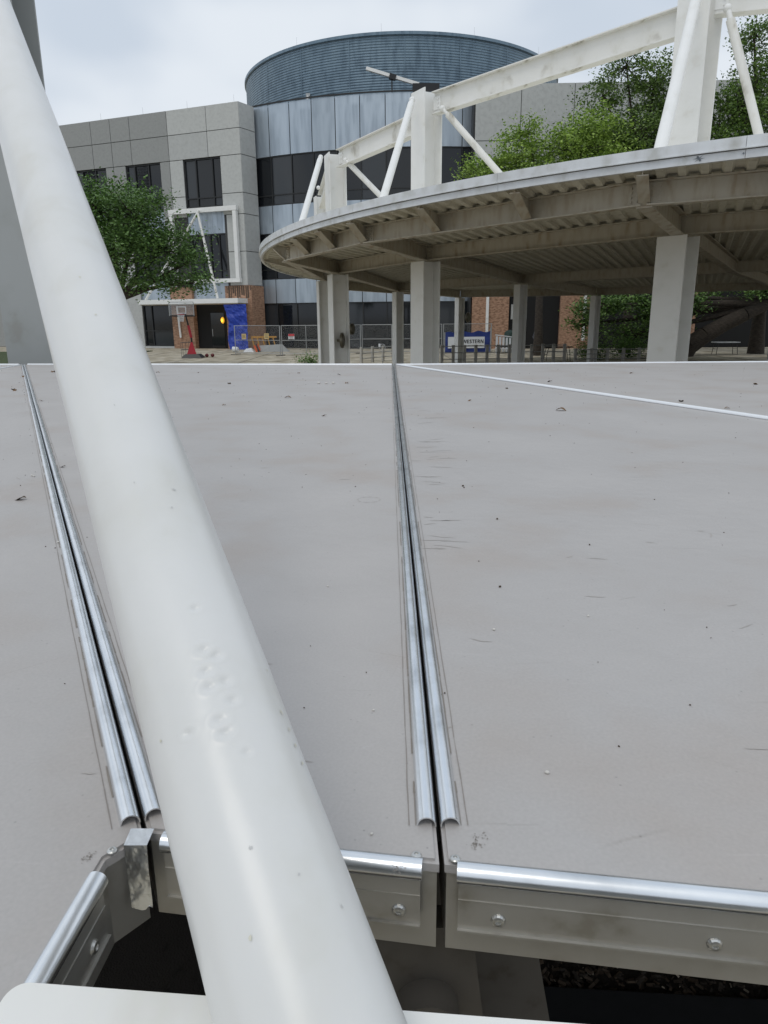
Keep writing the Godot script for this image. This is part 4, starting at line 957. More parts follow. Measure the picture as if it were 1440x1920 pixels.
func clutter():
	# basketball hoop
	var b := Vector3(-12.1, 0, -46.3); var t := thing("basketball_hoop", "portable basketball hoop with clear backboard, red pole padding and black base", "basketball hoop", b)
	var m := MB.new(); m.hexa([b + Vector3(-0.62, 0, 0.5), b + Vector3(0.68, 0, 0.5), b + Vector3(0.68, 0, -0.6), b + Vector3(-0.62, 0, -0.6), b + Vector3(-0.42, 0.24, 0.3), b + Vector3(0.45, 0.24, 0.3), b + Vector3(0.45, 0.24, -0.4), b + Vector3(-0.42, 0.24, -0.4)]); part(m, "base", M.black, t)
	m = MB.new(); m.hexa([b + Vector3(-0.30, 0.24, 0.22), b + Vector3(0.30, 0.24, 0.22), b + Vector3(0.25, 0.24, 0.05), b + Vector3(-0.25, 0.24, 0.05), b + Vector3(-0.05, 0.98, 0.06), b + Vector3(0.05, 0.98, 0.06), b + Vector3(0.05, 0.98, 0.0), b + Vector3(-0.05, 0.98, 0.0)]); part(m, "base_shield", M.red, t)
	m = MB.new(); m.path([b + Vector3(0, 0.2, -0.1), b + Vector3(-0.04, 1.25, -0.12)], [0.06, 0.055]); m.path([b + Vector3(-0.17, 2.0, -0.12), b + Vector3(-0.28, 2.75, 0.0)], [0.055, 0.05]); part(m, "pole", M.black, t)
	m = MB.new(); m.path([b + Vector3(-0.04, 1.25, -0.12), b + Vector3(-0.17, 2.0, -0.12)], [0.085, 0.08]); part(m, "pole_pad", M.red, t)
	var bb := b + Vector3(-0.42, 2.98, 0.25); bxp("backboard", M.clearboard, t, bb, Vector3(1.5, 0.84, 0.02))
	m = MB.new()
	for e in [[Vector3(0, 0.43, 0), Vector3(1.54, 0.035, 0.04)], [Vector3(-0.76, 0, 0), Vector3(0.05, 0.8, 0.04)], [Vector3(0.76, 0, 0), Vector3(0.05, 0.8, 0.04)]]: m.box(bb + e[0], e[1])
	part(m, "board_frame", M.galv, t)
	m = MB.new()
	for e in [[Vector3(0, 0.14, 0.02), Vector3(0.58, 0.045, 0.02)], [Vector3(0, -0.24, 0.02), Vector3(0.58, 0.045, 0.02)], [Vector3(-0.27, -0.05, 0.02), Vector3(0.045, 0.335, 0.02)], [Vector3(0.27, -0.05, 0.02), Vector3(0.045, 0.335, 0.02)]]: m.box(bb + e[0], e[1])
	part(m, "target_square", M.print_white, t)
	m = MB.new(); m.box(bb + Vector3(0, -0.40, -0.01), Vector3(1.6, 0.09, 0.05)); m.box(bb + Vector3(0.1, -0.3, -0.2), Vector3(0.08, 0.08, 0.5)); part(m, "board_bracket", M.black, t)
	m = MB.new(); var rc := bb + Vector3(0.02, -0.32, 0.3)
	for i in 20: m.tube(rc + Vector3(cos(TAU * i / 20), 0, sin(TAU * i / 20)) * 0.23, rc + Vector3(cos(TAU * (i + 1) / 20), 0, sin(TAU * (i + 1) / 20)) * 0.23, 0.014, 0.014, 6)
	m.box(rc + Vector3(0, -0.02, -0.25), Vector3(0.2, 0.1, 0.06)); part(m, "rim", M.red, t)
	m = MB.new()
	for i in 14:
		for s in [1, -1]:
			var a0 := TAU * i / 14; var a1: float = a0 + s * 0.6
			m.path([rc + Vector3(cos(a0) * 0.23, 0, sin(a0) * 0.23), rc + Vector3(cos(a1) * 0.16, -0.2, sin(a1) * 0.16), rc + Vector3(cos(a1 + s * 0.5) * 0.13, -0.42, sin(a1 + s * 0.5) * 0.13)], [0.008, 0.008, 0.008], 4)
	part(m, "net", M.print_white, t)
	t = thing("wire_bin", "small black wire bin beside the hoop base", "bin", Vector3(-12.6, 0, -47.0)); m = MB.new()
	for y in [0.05, 0.5, 0.95]:
		for i in 12: m.tube(t.position + Vector3(cos(TAU * i / 12) * 0.4, y, sin(TAU * i / 12) * 0.4), t.position + Vector3(cos(TAU * (i + 1) / 12) * 0.4, y, sin(TAU * (i + 1) / 12) * 0.4), 0.012, 0.012, 4)
	part(m, "hoop_ring", M.galvdark, t); m = MB.new()
	for i in 12: m.tube(t.position + Vector3(cos(TAU * i / 12) * 0.4, 0, sin(TAU * i / 12) * 0.4), t.position + Vector3(cos(TAU * i / 12) * 0.4, 0.95, sin(TAU * i / 12) * 0.4), 0.01, 0.01, 4)
	part(m, "wire", M.galvdark, t)
	for k in 2:
		m = MB.new(); var rp := Vector3(-11.35 + k * 0.34, 0.12, -46.9 - 0.12 * k); m.sphere(rp, Vector3.ONE * 0.12, 14, 9); var o := part(m, "play_ball" if k == 0 else "play_ball_%03d" % k, M.darkred, self); tag(o, "dark red play ball lying beside the hoop base", "ball", "red balls beside the hoop")
	# blue tarp over the entrance
	var W := wall_frame(Vector2(-10.8, -60.0), Vector2(-27.24, -66.56)); m = MB.new(); var f := FastNoiseLite.new(); f.seed = 4; f.frequency = 0.9; var g := []
	for j in 25:
		var row := []
		for i in 17:
			var u := -0.62 + 1.95 * i / 16.0; var y := 0.02 + 3.5 * j / 24.0
			var edge := 0.12 * sin(y * 2.2) * (i / 16.0) - (0.25 * (1 - y / 3.5)) * (i / 16.0)
			var q: Vector2 = W[0] + W[1] * (u + edge) + W[2] * (1.45 + f.get_noise_2d(u * 1.2, y) * 0.16 + f.get_noise_2d(u * 4, y * 3) * 0.05)
			row.append(Vector3(q.x, y, q.y))
		g.append(row)
	for j in 24:
		for i in 16: m.quad(g[j][i], g[j][i + 1], g[j + 1][i + 1], g[j + 1][i])
	tag(part(m, "blue_tarp", M.tarp, self), "bright blue tarpaulin sheet hanging from the entrance canopy", "tarp")
	# fence
	fence("chain-link fence panel in front of the blue tarp and brick pier", Vector2(-10.2, -50.4), Vector2(-6.76, -48.3))
	fence("chain-link fence panel carrying the red and white sign", Vector2(-6.7, -48.3), Vector2(-3.3, -48.3))
	fence("chain-link fence panel turned back behind the pavilion columns", Vector2(-3.24, -48.3), Vector2(-1.5, -50.2))
	fence("narrow chain-link fence panel with a coiled hose", Vector2(-1.44, -50.2), Vector2(0.66, -50.0))
	fence("chain-link fence panel behind the thickest front column", Vector2(0.72, -50.0), Vector2(4.1, -50.4))
	fence("chain-link fence panel behind the blue banner", Vector2(4.16, -50.4), Vector2(7.6, -51.0))
	m = MB.new(); m.path([Vector3(-5.05, 0.02, -48.2), Vector3(-5.05, 1.95, -48.2)], [0.022, 0.022]); var sp := part(m, "fence_stake", M.galv, self); tag(sp, "slim steel stake standing midway along the signed fence panel", "stake")
	var ft := atan2(2.1, 3.44)
	fsign("pale yellow sign hung on the fence in front of the blue tarp edge", Vector3(-9.45, 1.22, -49.85), -ft + PI * 0 , false)
	fsign("pale yellow sign hung on the fence in front of the brick pier", Vector3(-7.75, 1.25, -48.85), -ft, false)
	fsign("red and white warning sign on the chain-link fence", Vector3(-6.02, 1.22, -48.25), 0, true)
	fsign("pale yellow sign partly behind the pavilion's first column", Vector3(-3.95, 1.10, -48.25), 0, false)
	m = MB.new(); var hc := Vector3(-0.02, 0.42, -49.95)
	for i in 24: m.tube(hc + Vector3(cos(TAU * i / 24) * 0.2, sin(TAU * i / 24) * 0.22, 0), hc + Vector3(cos(TAU * (i + 1) / 24) * 0.2, sin(TAU * (i + 1) / 24) * 0.22, 0), 0.012, 0.012, 5)
	m.box(hc + Vector3(-0.2, 0.12, 0.02), Vector3(0.14, 0.26, 0.05)); tag(part(m, "cable_loop", M.print_white, self), "white looped cable hanging on the narrow fence panel", "cable")
	# sawhorse and rubbish by the pier
	var sb := Vector3(-9.0, 0, -55.5); t = thing("sawhorse", "yellow-orange wooden trestle standing at the foot of the brick pier", "sawhorse", sb); bxp("top_bar", M.orangewood, t, sb + Vector3(0, 1.05, 0), Vector3(1.9, 0.12, 0.14))
	for i in 5: bxp("leg", M.orangewood, t, sb + Vector3(-0.8 + i * 0.4, 0.55, 0.1), Vector3(0.08, 1.0, 0.06), Basis(Vector3(0, 0, 1), 0.22))
	m = MB.new(); m.hexa([sb + Vector3(-0.5, 0, 1.2), sb + Vector3(2.0, 0, 1.2), sb + Vector3(2.0, 0, 0.4), sb + Vector3(-0.5, 0, 0.4), sb + Vector3(-0.2, 0.45, 0.95), sb + Vector3(1.5, 0.55, 0.95), sb + Vector3(1.4, 0.5, 0.6), sb + Vector3(-0.1, 0.4, 0.6)]); tag(part(m, "grey_sheet", M.cast_dark, self), "grey heaped dust sheet in front of the yellow trestle", "sheet")
	t = thing("paint_bucket", "pale grey bucket lying by the foot of the blue tarp", "bucket", Vector3(-11.0, 0, -54.5)); m = MB.new(); m.tube(Vector3(-11.2, 0.2, -54.5), Vector3(-10.8, 0.2, -54.4), 0.2, 0.17, 14); part(m, "tub", M.print_white, t)
	m = MB.new(); m.hexa([Vector3(-10.4, 0, -54.2), Vector3(-9.6, 0, -54.2), Vector3(-9.6, 0, -54.8), Vector3(-10.4, 0, -54.8), Vector3(-10.2, 0.22, -54.35), Vector3(-9.8, 0.3, -54.35), Vector3(-9.75, 0.2, -54.65), Vector3(-10.25, 0.25, -54.65)]); tag(part(m, "plastic_sack", M.print_white, self), "crumpled white plastic sack between bucket and orange caddy", "sack")
	t = thing("tool_caddy", "small orange and black tool caddy beside the white sack", "caddy", Vector3(-9.35, 0, -54.3)); bxp("body", M.orange, t, Vector3(-9.35, 0.28, -54.3), Vector3(0.36, 0.5, 0.3), Basis(Vector3(0, 0, 1), 0.35)); bxp("strap", M.black, t, Vector3(-9.3, 0.3, -54.13), Vector3(0.12, 0.55, 0.04), Basis(Vector3(0, 0, 1), 0.35))
	# banner
	var nb := Vector3(5.4, 0, -46.4); t = thing("banner_barrier", "dark blue banner with a white lettered panel beside the plaza railing", "banner", nb); var bt := 0.10; var bbs := Basis(Vector3.UP, bt); m = MB.new(); var q0 := []
	for j in 9:
		var row := []
		for i in 25:
			var x := -1.45 + 2.9 * i / 24.0; var y := 0.22 + 1.22 * j / 8.0
			if j == 8: y += 0.05 * sin(i * 0.8) + 0.06 * (i / 24.0)
			row.append(nb + bbs * Vector3(x, y, 0.03 * sin(i * 0.9) + 0.015 * sin(j * 1.7)))
		q0.append(row)
	for j in 8:
		for i in 24: m.quad(q0[j][i], q0[j][i + 1], q0[j + 1][i + 1], q0[j + 1][i])
	part(m, "cloth", M.banner, t)
	bxp("white_panel", M.print_white, t, nb + bbs * Vector3(-0.10, 0.82, 0.07), Vector3(2.36, 0.70, 0.012), bbs)
	var tm := TextMesh.new(); tm.text = "WESTERN"; var sf := SystemFont.new(); sf.font_names = PackedStringArray(["Droid Sans"]); sf.font_weight = 700; tm.font = sf; tm.font_size = 48; tm.pixel_size = 0.0064; tm.depth = 0.008
	inst(tm, "lettering", M.print_black, t, Transform3D(bbs, nb + bbs * Vector3(0.34, 0.88, 0.083)))
	m = MB.new()
	for i in 22: m.box(nb + bbs * Vector3(-0.80 + i * 0.085, 0.62, 0.08), Vector3(0.06 - (0.02 if i % 3 == 0 else 0.0), 0.07, 0.006), bbs)
	part(m, "small_print", M.signink, t)
	for x in [-1.47, 1.47]:
		m = MB.new(); m.tube(nb + bbs * Vector3(x, 0, 0), nb + bbs * Vector3(x, 1.72 if x > 0 else 1.46, 0), 0.03, 0.03, 8); part(m, "pole", M.galv, t)
	# white picket barrier, bin, cone
	var wb := Vector3(8.2, 0, -48.6); t = thing("picket_barrier", "short white slatted barrier between the banner and the orange cone", "barrier", wb)
	for i in 6: bxp("slat", M.print_white, t, wb + Vector3(-0.6 + i * 0.22, 0.66 - i * 0.03, 0), Vector3(0.14, 0.95, 0.04))
	bxp("top_rail", M.print_white, t, wb + Vector3(-0.05, 1.14, 0.03), Vector3(1.35, 0.07, 0.05), Basis(Vector3(0, 0, 1), -0.13)); bxp("bottom_rail", M.print_white, t, wb + Vector3(-0.05, 0.32, 0.03), Vector3(1.35, 0.07, 0.05))
	for x in [-0.6, 0.5]: bxp("leg", M.print_white, t, wb + Vector3(x, 0.12, 0.0), Vector3(0.09, 0.24, 0.09))
	t = thing("green_bin", "dark green round bin with domed lid behind the white barrier", "bin", Vector3(8.7, 0, -50.0)); m = MB.new(); m.lathe(t.position, [Vector2(0.30, 0), Vector2(0.36, 1.1), Vector2(0.40, 1.12), Vector2(0.40, 1.2)], 20); part(m, "body", M.greenbin, t); m = MB.new(); m.lathe(t.position, [Vector2(0.40, 1.2), Vector2(0.36, 1.36), Vector2(0.22, 1.48), Vector2(0.01, 1.52)], 20); part(m, "lid", M.greenbin, t)
	t = thing("traffic_cone", "tall orange delineator cone beside the white slatted barrier", "cone", Vector3(9.15, 0, -50.3)); m = MB.new(); m.lathe(t.position, [Vector2(0.13, 0.05), Vector2(0.10, 1.02), Vector2(0.05, 1.08), Vector2(0.01, 1.09)], 14); part(m, "tube", M.orange, t); bxp("base", M.black, t, t.position + Vector3(0, 0.025, 0), Vector3(0.4, 0.05, 0.4))
	rail_run("long walkway railing of stubby stone posts in front of the banner", Vector2(3.0, -36.9), Vector2(9.4, -37.6), 12, 1.0)
	rail_run("low walkway railing continuing past the leaning oak's leaves", Vector2(10.0, -37.7), Vector2(15.2, -38.4), 7, 0.75)
	rail_run("short ramp railing seen between the slim pavilion columns", Vector2(-1.15, -39.0), Vector2(0.6, -42.0), 4, 0.85)
	table("black folding table behind the long stone-post railing", Vector3(9.6, 0, -40.0), M.black)
	table("dark folding table standing next to the banner foot", Vector3(7.2, 0, -41.2), M.galvdark)
	table("pale-topped table beyond the thick leaning trunk", Vector3(21.4, 0, -45.5), M.print_white)
	# bronze discs on columns
	for e in [[Vector3(-1.3, 1.65, -23.42), Vector3(0.97, 0, 0.15), "large round bronze disc on the web of the first front column", 0.24], [Vector3(-1.12, 1.95, -27.0), Vector3(0.93, 0, 0.37), "small round bronze disc on the slim column behind the first", 0.2], [Vector3(4.53, 2.35, -38.95), Vector3(0.8, 0, 0.6), "round bronze disc on a far pavilion column near the banner", 0.26]]:
		t = thing("column_disc", e[2], "disc", e[0], "round discs on the pavilion columns"); m = MB.new(); var nn: Vector3 = e[1].normalized()
		m.tube(e[0] - nn * 0.03, e[0] + nn * 0.03, e[3], e[3], 28); m.tube(e[0] + nn * 0.03, e[0] + nn * 0.06, e[3], e[3] * 0.72, 28); part(m, "dish", M.bronze, t)
		m = MB.new(); m.tube(e[0] - nn * 0.16, e[0] - nn * 0.03, 0.04, 0.04, 8); part(m, "stem", M.bronze, t)

# ------------------------------------------------------------------ the person by the dark doorway
func people():
	var o := Vector3(9.95, 0, -46.9)
	# joints: [from, to, r0, r1, colour]
	var hood := Color(0.10, 0.105, 0.12); var trou := Color(0.022, 0.026, 0.045); var skin := Color(0.30, 0.18, 0.12); var shoe := Color(0.55, 0.22, 0.20); var hair := Color(0.02, 0.016, 0.013)
	var B := [[Vector3(0, 0.95, 0), Vector3(0, 1.18, 0.01), 0.15, 0.145, hood], [Vector3(0, 1.18, 0.01), Vector3(0, 1.38, 0), 0.15, 0.15, hood], [Vector3(-0.12, 1.40, 0), Vector3(0.12, 1.40, 0), 0.085, 0.085, hood],
		[Vector3(-0.19, 1.39, 0), Vector3(-0.28, 1.12, 0.02), 0.065, 0.052, hood], [Vector3(-0.28, 1.12, 0.02), Vector3(-0.17, 0.95, 0.14), 0.052, 0.042, hood], [Vector3(0.19, 1.39, 0), Vector3(0.26, 1.12, -0.02), 0.065, 0.052, hood], [Vector3(0.26, 1.12, -0.02), Vector3(0.24, 0.90, 0.08), 0.052, 0.04, hood],
		[Vector3(-0.09, 0.93, 0), Vector3(-0.10, 0.50, 0.03), 0.095, 0.065, trou], [Vector3(-0.10, 0.50, 0.03), Vector3(-0.10, 0.10, -0.02), 0.062, 0.045, trou], [Vector3(0.09, 0.93, 0), Vector3(0.10, 0.50, 0.06), 0.095, 0.065, trou], [Vector3(0.10, 0.50, 0.06), Vector3(0.10, 0.10, 0.0), 0.062, 0.045, trou],
		[Vector3(-0.10, 0.05, -0.05), Vector3(-0.12, 0.04, 0.15), 0.05, 0.04, shoe], [Vector3(0.10, 0.05, -0.03), Vector3(0.12, 0.04, 0.17), 0.05, 0.04, shoe], [Vector3(0, 1.42, 0), Vector3(0, 1.54, 0.01), 0.055, 0.05, skin],
		[Vector3(0, 1.60, 0.015), Vector3(0, 1.69, 0.0), 0.078, 0.088, skin], [Vector3(0, 1.625, 0.09), Vector3(0, 1.61, 0.108), 0.012, 0.014, skin], [Vector3(0, 1.70, -0.02), Vector3(0, 1.63, -0.045), 0.092, 0.085, hair],
		[Vector3(-0.17, 0.95, 0.14), Vector3(-0.13, 0.92, 0.16), 0.035, 0.03, skin], [Vector3(0.24, 0.90, 0.08), Vector3(0.23, 0.83, 0.11), 0.034, 0.028, skin]]
	for k in 4: # fingers
		B.append([Vector3(0.23 + (k - 1.5) * 0.02, 0.82, 0.115), Vector3(0.228 + (k - 1.5) * 0.022, 0.755 + 0.01 * absf(k - 1.5), 0.14), 0.010, 0.009, skin])
		B.append([Vector3(-0.13, 0.905 + k * 0.018, 0.17), Vector3(-0.07, 0.90 + k * 0.02, 0.185), 0.010, 0.009, skin])
	B.append([Vector3(0.215, 0.85, 0.125), Vector3(0.185, 0.80, 0.15), 0.011, 0.010, skin]); B.append([Vector3(-0.15, 0.97, 0.165), Vector3(-0.12, 1.0, 0.185), 0.011, 0.010, skin])
	var h := 0.018; var lo := Vector3(-0.40, -0.02, -0.20); var nx := 45; var ny := 102; var nz := 26
	var D := PackedFloat32Array(); D.resize(nx * ny * nz); D.fill(9.0)
	var ID := PackedByteArray(); ID.resize(nx * ny * nz); var near := PackedFloat32Array(); near.resize(nx * ny * nz); near.fill(9.0)
	for bi in B.size():
		var e = B[bi]; var mr: float = maxf(e[2], e[3]) + 0.07
		var a: Vector3 = e[0]; var bb: Vector3 = e[1]; var ab := bb - a; var l2 := ab.length_squared()
		var mn := a.min(bb) - Vector3.ONE * mr - lo; var mx := a.max(bb) + Vector3.ONE * mr - lo
		for z in range(maxi(0, int(mn.z / h)), mini(nz - 1, int(mx.z / h) + 1) + 1):
			for y in range(maxi(0, int(mn.y / h)), mini(ny - 1, int(mx.y / h) + 1) + 1):
				for x in range(maxi(0, int(mn.x / h)), mini(nx - 1, int(mx.x / h) + 1) + 1):
					var p := lo + Vector3(x, y, z) * h; var k := clampf((p - a).dot(ab) / l2, 0, 1)
					var dd: float = (p - a - ab * k).length() - lerpf(e[2], e[3], k)
					var i := (z * ny + y) * nx + x
					var kk := 0.03 if e[2] > 0.02 else 0.006; var c := D[i]; var hh := maxf(kk - absf(c - dd), 0.0) / kk
					D[i] = minf(c, dd) - hh * hh * kk * 0.25
					if dd < near[i]: near[i] = dd; ID[i] = bi
	var vi := {}; var vs := PackedVector3Array(); var vc := PackedColorArray(); var ns := PackedVector3Array(); var ix := PackedInt32Array()
	var at := func(x, y, z) -> float: return D[(z * ny + y) * nx + x]
	for z in nz - 1:
		for y in ny - 1:
			for x in nx - 1:
				var cnt := 0; var acc := Vector3.ZERO; var c := []
				for q in 8: c.append(D[((z + (q >> 2)) * ny + y + ((q >> 1) & 1)) * nx + x + (q & 1)])
				for e in [[0, 1], [2, 3], [4, 5], [6, 7], [0, 2], [1, 3], [4, 6], [5, 7], [0, 4], [1, 5], [2, 6], [3, 7]]:
					var da: float = c[e[0]]; var db: float = c[e[1]]
					if (da < 0) != (db < 0):
						var k := da / (da - db); var pa := Vector3(e[0] & 1, (e[0] >> 1) & 1, e[0] >> 2); var pb := Vector3(e[1] & 1, (e[1] >> 1) & 1, e[1] >> 2)
						acc += pa.lerp(pb, k); cnt += 1
				if cnt:
					vi[(z * ny + y) * nx + x] = vs.size(); vs.append(lo + (Vector3(x, y, z) + acc / cnt) * h); vc.append(B[ID[(z * ny + y) * nx + x]][4])
					ns.append(Vector3(c[1] + c[3] + c[5] + c[7] - c[0] - c[2] - c[4] - c[6], c[2] + c[3] + c[6] + c[7] - c[0] - c[1] - c[4] - c[5], c[4] + c[5] + c[6] + c[7] - c[0] - c[1] - c[2] - c[3]).normalized())
	var st := [1, nx, nx * ny]
	for key in vi:
		var x: int = key % nx; var y: int = (key / nx) % ny; var z: int = key / (nx * ny)
		for ax in 3:
			var u := (ax + 1) % 3; var w := (ax + 2) % 3; var pos := [x, y, z]
			if pos[u] == 0 or pos[w] == 0: continue
			if (D[key] < 0) == (D[key + st[ax]] < 0): continue
			var q := [key, key - st[u], key - st[u] - st[w], key - st[w]]
			if not (vi.has(q[1]) and vi.has(q[2]) and vi.has(q[3])): continue
			var f := [vi[q[0]], vi[q[1]], vi[q[2]], vi[q[3]]]
			if D[key] < 0: f.reverse()
			ix.append_array([f[0], f[1], f[2], f[0], f[2], f[3]])
	var ar := []; ar.resize(Mesh.ARRAY_MAX); ar[Mesh.ARRAY_VERTEX] = vs; ar[Mesh.ARRAY_NORMAL] = ns; ar[Mesh.ARRAY_COLOR] = vc; ar[Mesh.ARRAY_INDEX] = ix
	var am := ArrayMesh.new(); am.add_surface_from_arrays(Mesh.PRIMITIVE_TRIANGLES, ar)
	var pn := MeshInstance3D.new(); pn.name = "person"; pn.mesh = am; pn.material_override = M.vc; add_child(pn); pn.position = o; pn.rotation.y = -0.5
	tag(pn, "person in a grey hooded top and dark trousers standing by the dark doorway", "person")

# ------------------------------------------------------------------ litter on the panels, mulch below
func small_bits():
	var r := RandomNumberGenerator.new(); r.seed = 99
	var lm := []
	for k in 3: # curled dry leaves
		var m := MB.new(); var g := []
		for j in 5:
			var row := []
			for i in 9:
				var u := i / 8.0 - 0.5; var wdt := (0.25 - u * u) * (1.3 - 0.2 * k); var s := (j / 4.0 - 0.5) * 2
				row.append(Vector3(u, 0.05 + 0.28 * s * s * wdt + 0.12 * sin(u * 5 + k * 1.7), s * wdt))
			g.append(row)
		for j in 4:
			for i in 8: m.quad(g[j][i], g[j + 1][i], g[j + 1][i + 1], g[j][i + 1])
		lm.append(m.mesh())
	var leaves := [[-1.059, -2.008, 0.034], [-0.631, -4.746, 0.045], [-0.319, -3.815, 0.035], [-1.248, -5.842, 0.040], [-0.969, -4.347, 0.025], [0.540, -4.473, 0.035], [0.905, -5.253, 0.030], [0.990, -3.962, 0.060], [2.283, -6.640, 0.045], [1.817, -4.354, 0.040], [1.931, -3.999, 0.030], [2.817, -5.435, 0.060], [-0.407, -6.725, 0.040], [-0.293, -5.806, 0.035], [-2.762, -5.388, 0.050], [-2.818, -5.476, 0.040], [-3.369, -7.389, 0.060], [-1.826, -7.149, 0.030], [1.343, -5.807, 0.045], [-2.241, -7.194, 0.040], [-2.229, -4.668, 0.035], [-1.141, -2.482, 0.020], [-0.813, -6.970, 0.030], [-3.371, -6.768, 0.050]]
	var pebbles := [[0.181, -1.086, 0.0062, true], [0.222, -1.281, 0.0060, false], [0.183, -0.701, 0.0060, true], [-0.015, -0.604, 0.0040, true], [-1.179, -2.333, 0.0110, true], [-1.168, -2.324, 0.0100, true], [-0.110, -1.291, 0.0050, true], [0.244, -2.134, 0.0080, false], [0.245, -2.113, 0.0060, false], [0.291, -1.758, 0.0070, false], [0.467, -1.539, 0.0050, false], [-0.016, -0.838, 0.0040, true], [0.281, -0.752, 0.0030, false], [0.352, -1.139, 0.0050, true], [-0.515, -5.777, 0.0300, true], [-0.454, -5.772, 0.0250, true], [-0.398, -5.767, 0.0300, true], [-0.763, -1.587, 0.0080, true]]
	for i in leaves.size():
		var e = leaves[i]; var o := MeshInstance3D.new(); o.name = numbered("dry_leaf"); o.mesh = lm[i % 3]; o.material_override = M.deadleaf if i % 3 else M.deadleaf2
		add_child(o); o.position = Vector3(e[0], TOP + 0.001, e[1]); o.rotation.y = r.randf() * TAU; o.scale = Vector3.ONE * e[2] * 1.1
		tag(o, "small curled dry brown leaf lying on the pale panels", "leaf", "dry leaves scattered on the roof panels")
	var pm := MB.new(); pm.sphere(Vector3.ZERO, Vector3(0.5, 0.32, 0.36), 8, 5); var pmesh := pm.mesh()
	for i in pebbles.size():
		var e = pebbles[i]; var o := MeshInstance3D.new(); o.name = numbered("pale_crumb"); o.mesh = pmesh; o.material_override = M.pebble if e[3] else M.deadleaf2
		add_child(o); o.position = Vector3(e[0], TOP + e[2] * 0.3, e[1]); o.rotation.y = r.randf() * TAU; o.scale = Vector3.ONE * e[2]
		tag(o, "tiny pale crumb lying on the pale panels" if e[3] else "tiny dark crumb lying on the pale panels", "crumb", "pale crumbs on the panels" if e[3] else "dark crumbs on the panels")
	# fine grit on the panels
	var gm := MultiMesh.new(); gm.transform_format = MultiMesh.TRANSFORM_3D; gm.mesh = pmesh; gm.instance_count = 420
	for i in 420:
		var z := -0.75 - 7.2 * pow(r.randf(), 0.7); var x := r.randf_range(-0.35 + z * -0.0, 0.3) * 2.0 + r.randfn() * absf(z) * 0.35
		if absf(x) > absf(z) * 0.62: x = absf(z) * 0.5 * signf(x)
		gm.set_instance_transform(i, Transform3D(Basis(Vector3.UP, r.randf() * TAU).scaled(Vector3.ONE * r.randf_range(0.0008, 0.0028) * (1 + absf(z) * 0.25)), Vector3(x, TOP + 0.0012, z)))
	var gi := MultiMeshInstance3D.new(); gi.name = "grit"; gi.multimesh = gm; gi.material_override = M.deadleaf2; add_child(gi); tag(gi, "fine dark grit scattered over the pale roof panels", "grit", "", "stuff")
	# scuffs, a ring left by a wet can, grime at the corners: thin films on the sheet
	var sm := MB.new()
	for e in [[0.109, -1.548, 0.078, 0.25], [0.275, -3.869, 0.040, 0.27], [0.174, -3.676, 0.111, 0.09], [0.080, -1.524, 0.057, -0.08], [0.211, -5.047, 0.053, -0.02], [0.128, -1.575, 0.073, 0.14], [0.123, -4.124, 0.102, 0.13], [0.162, -2.958, 0.109, -0.19], [0.097, -2.552, 0.042, 0.36], [0.120, -2.212, 0.072, 0.66], [0.177, -3.004, 0.096, -0.11], [0.168, -2.613, 0.049, -0.28], [0.153, -2.446, 0.094, 0.34], [0.197, -4.013, 0.058, -0.34], [0.103, -1.625, 0.072, 0.21], [0.136, -2.974, 0.080, -0.04], [0.143, -1.752, 0.060, 0.05], [0.225, -3.712, 0.123, -0.19], [0.156, -2.573, 0.035, -0.27], [0.118, -2.274, 0.082, 0.03], [0.145, -4.863, 0.125, 0.68], [0.112, -1.756, 0.073, 0.14], [0.195, -2.586, 0.080, -0.10], [0.100, -1.716, 0.035, -0.25], [0.136, -2.717, 0.079, -0.41], [0.147, -2.943, 0.106, -0.11], [0.114, -1.528, 0.027, 0.22], [0.102, -1.789, 0.028, 0.29], [0.094, -2.283, 0.081, -0.10], [0.083, -1.585, 0.078, 0.33], [0.183, -2.741, 0.090, -0.13], [0.132, -2.160, 0.072, 0.01], [0.124, -2.832, 0.107, 0.06], [0.164, -3.497, 0.108, -0.20], [0.766, -1.589, 0.038, -1.04], [0.434, -1.448, 0.046, 0.17], [-1.299, -3.281, 0.059, 0.39], [-0.188, -0.978, 0.022, 0.44], [0.601, -1.558, 0.022, 0.37], [0.429, -0.746, 0.031, -0.15], [-1.397, -3.143, 0.047, 0.34], [-0.782, -2.562, 0.030, 0.10], [-0.412, -1.970, 0.016, -0.26], [0.611, -1.180, 0.024, -0.07], [0.137, -1.056, 0.039, 0.61], [0.757, -1.645, 0.017, 0.44], [0.393, -1.453, 0.022, -0.39], [1.324, -3.393, 0.036, -0.49], [-0.395, -1.510, 0.014, -1.24], [-0.403, -1.158, 0.026, -0.20], [-0.118, -0.732, 0.035, 0.06], [0.585, -1.083, 0.039, -0.54], [0.369, -1.233, 0.043, -0.02], [-0.387, -1.017, 0.022, 0.58], [0.073, -0.794, 0.016, -0.26], [-0.804, -2.767, 0.034, -0.36], [1.294, -3.517, 0.041, 1.57], [-1.243, -2.723, 0.021, 0.77], [-0.350, -0.708, 0.019, 0.18], [1.628, -3.869, 0.042, 0.80], [-0.437, -2.442, 0.042, 0.09], [-0.347, -1.085, 0.022, -0.28], [-1.222, -2.314, 0.040, 0.96], [-0.147, -2.244, 0.043, -0.15]]:
		var pv := Vector3.ZERO; var wv := Vector3.ZERO; var an: float = e[3]; var p := Vector3(e[0], TOP + 0.0006, e[1])
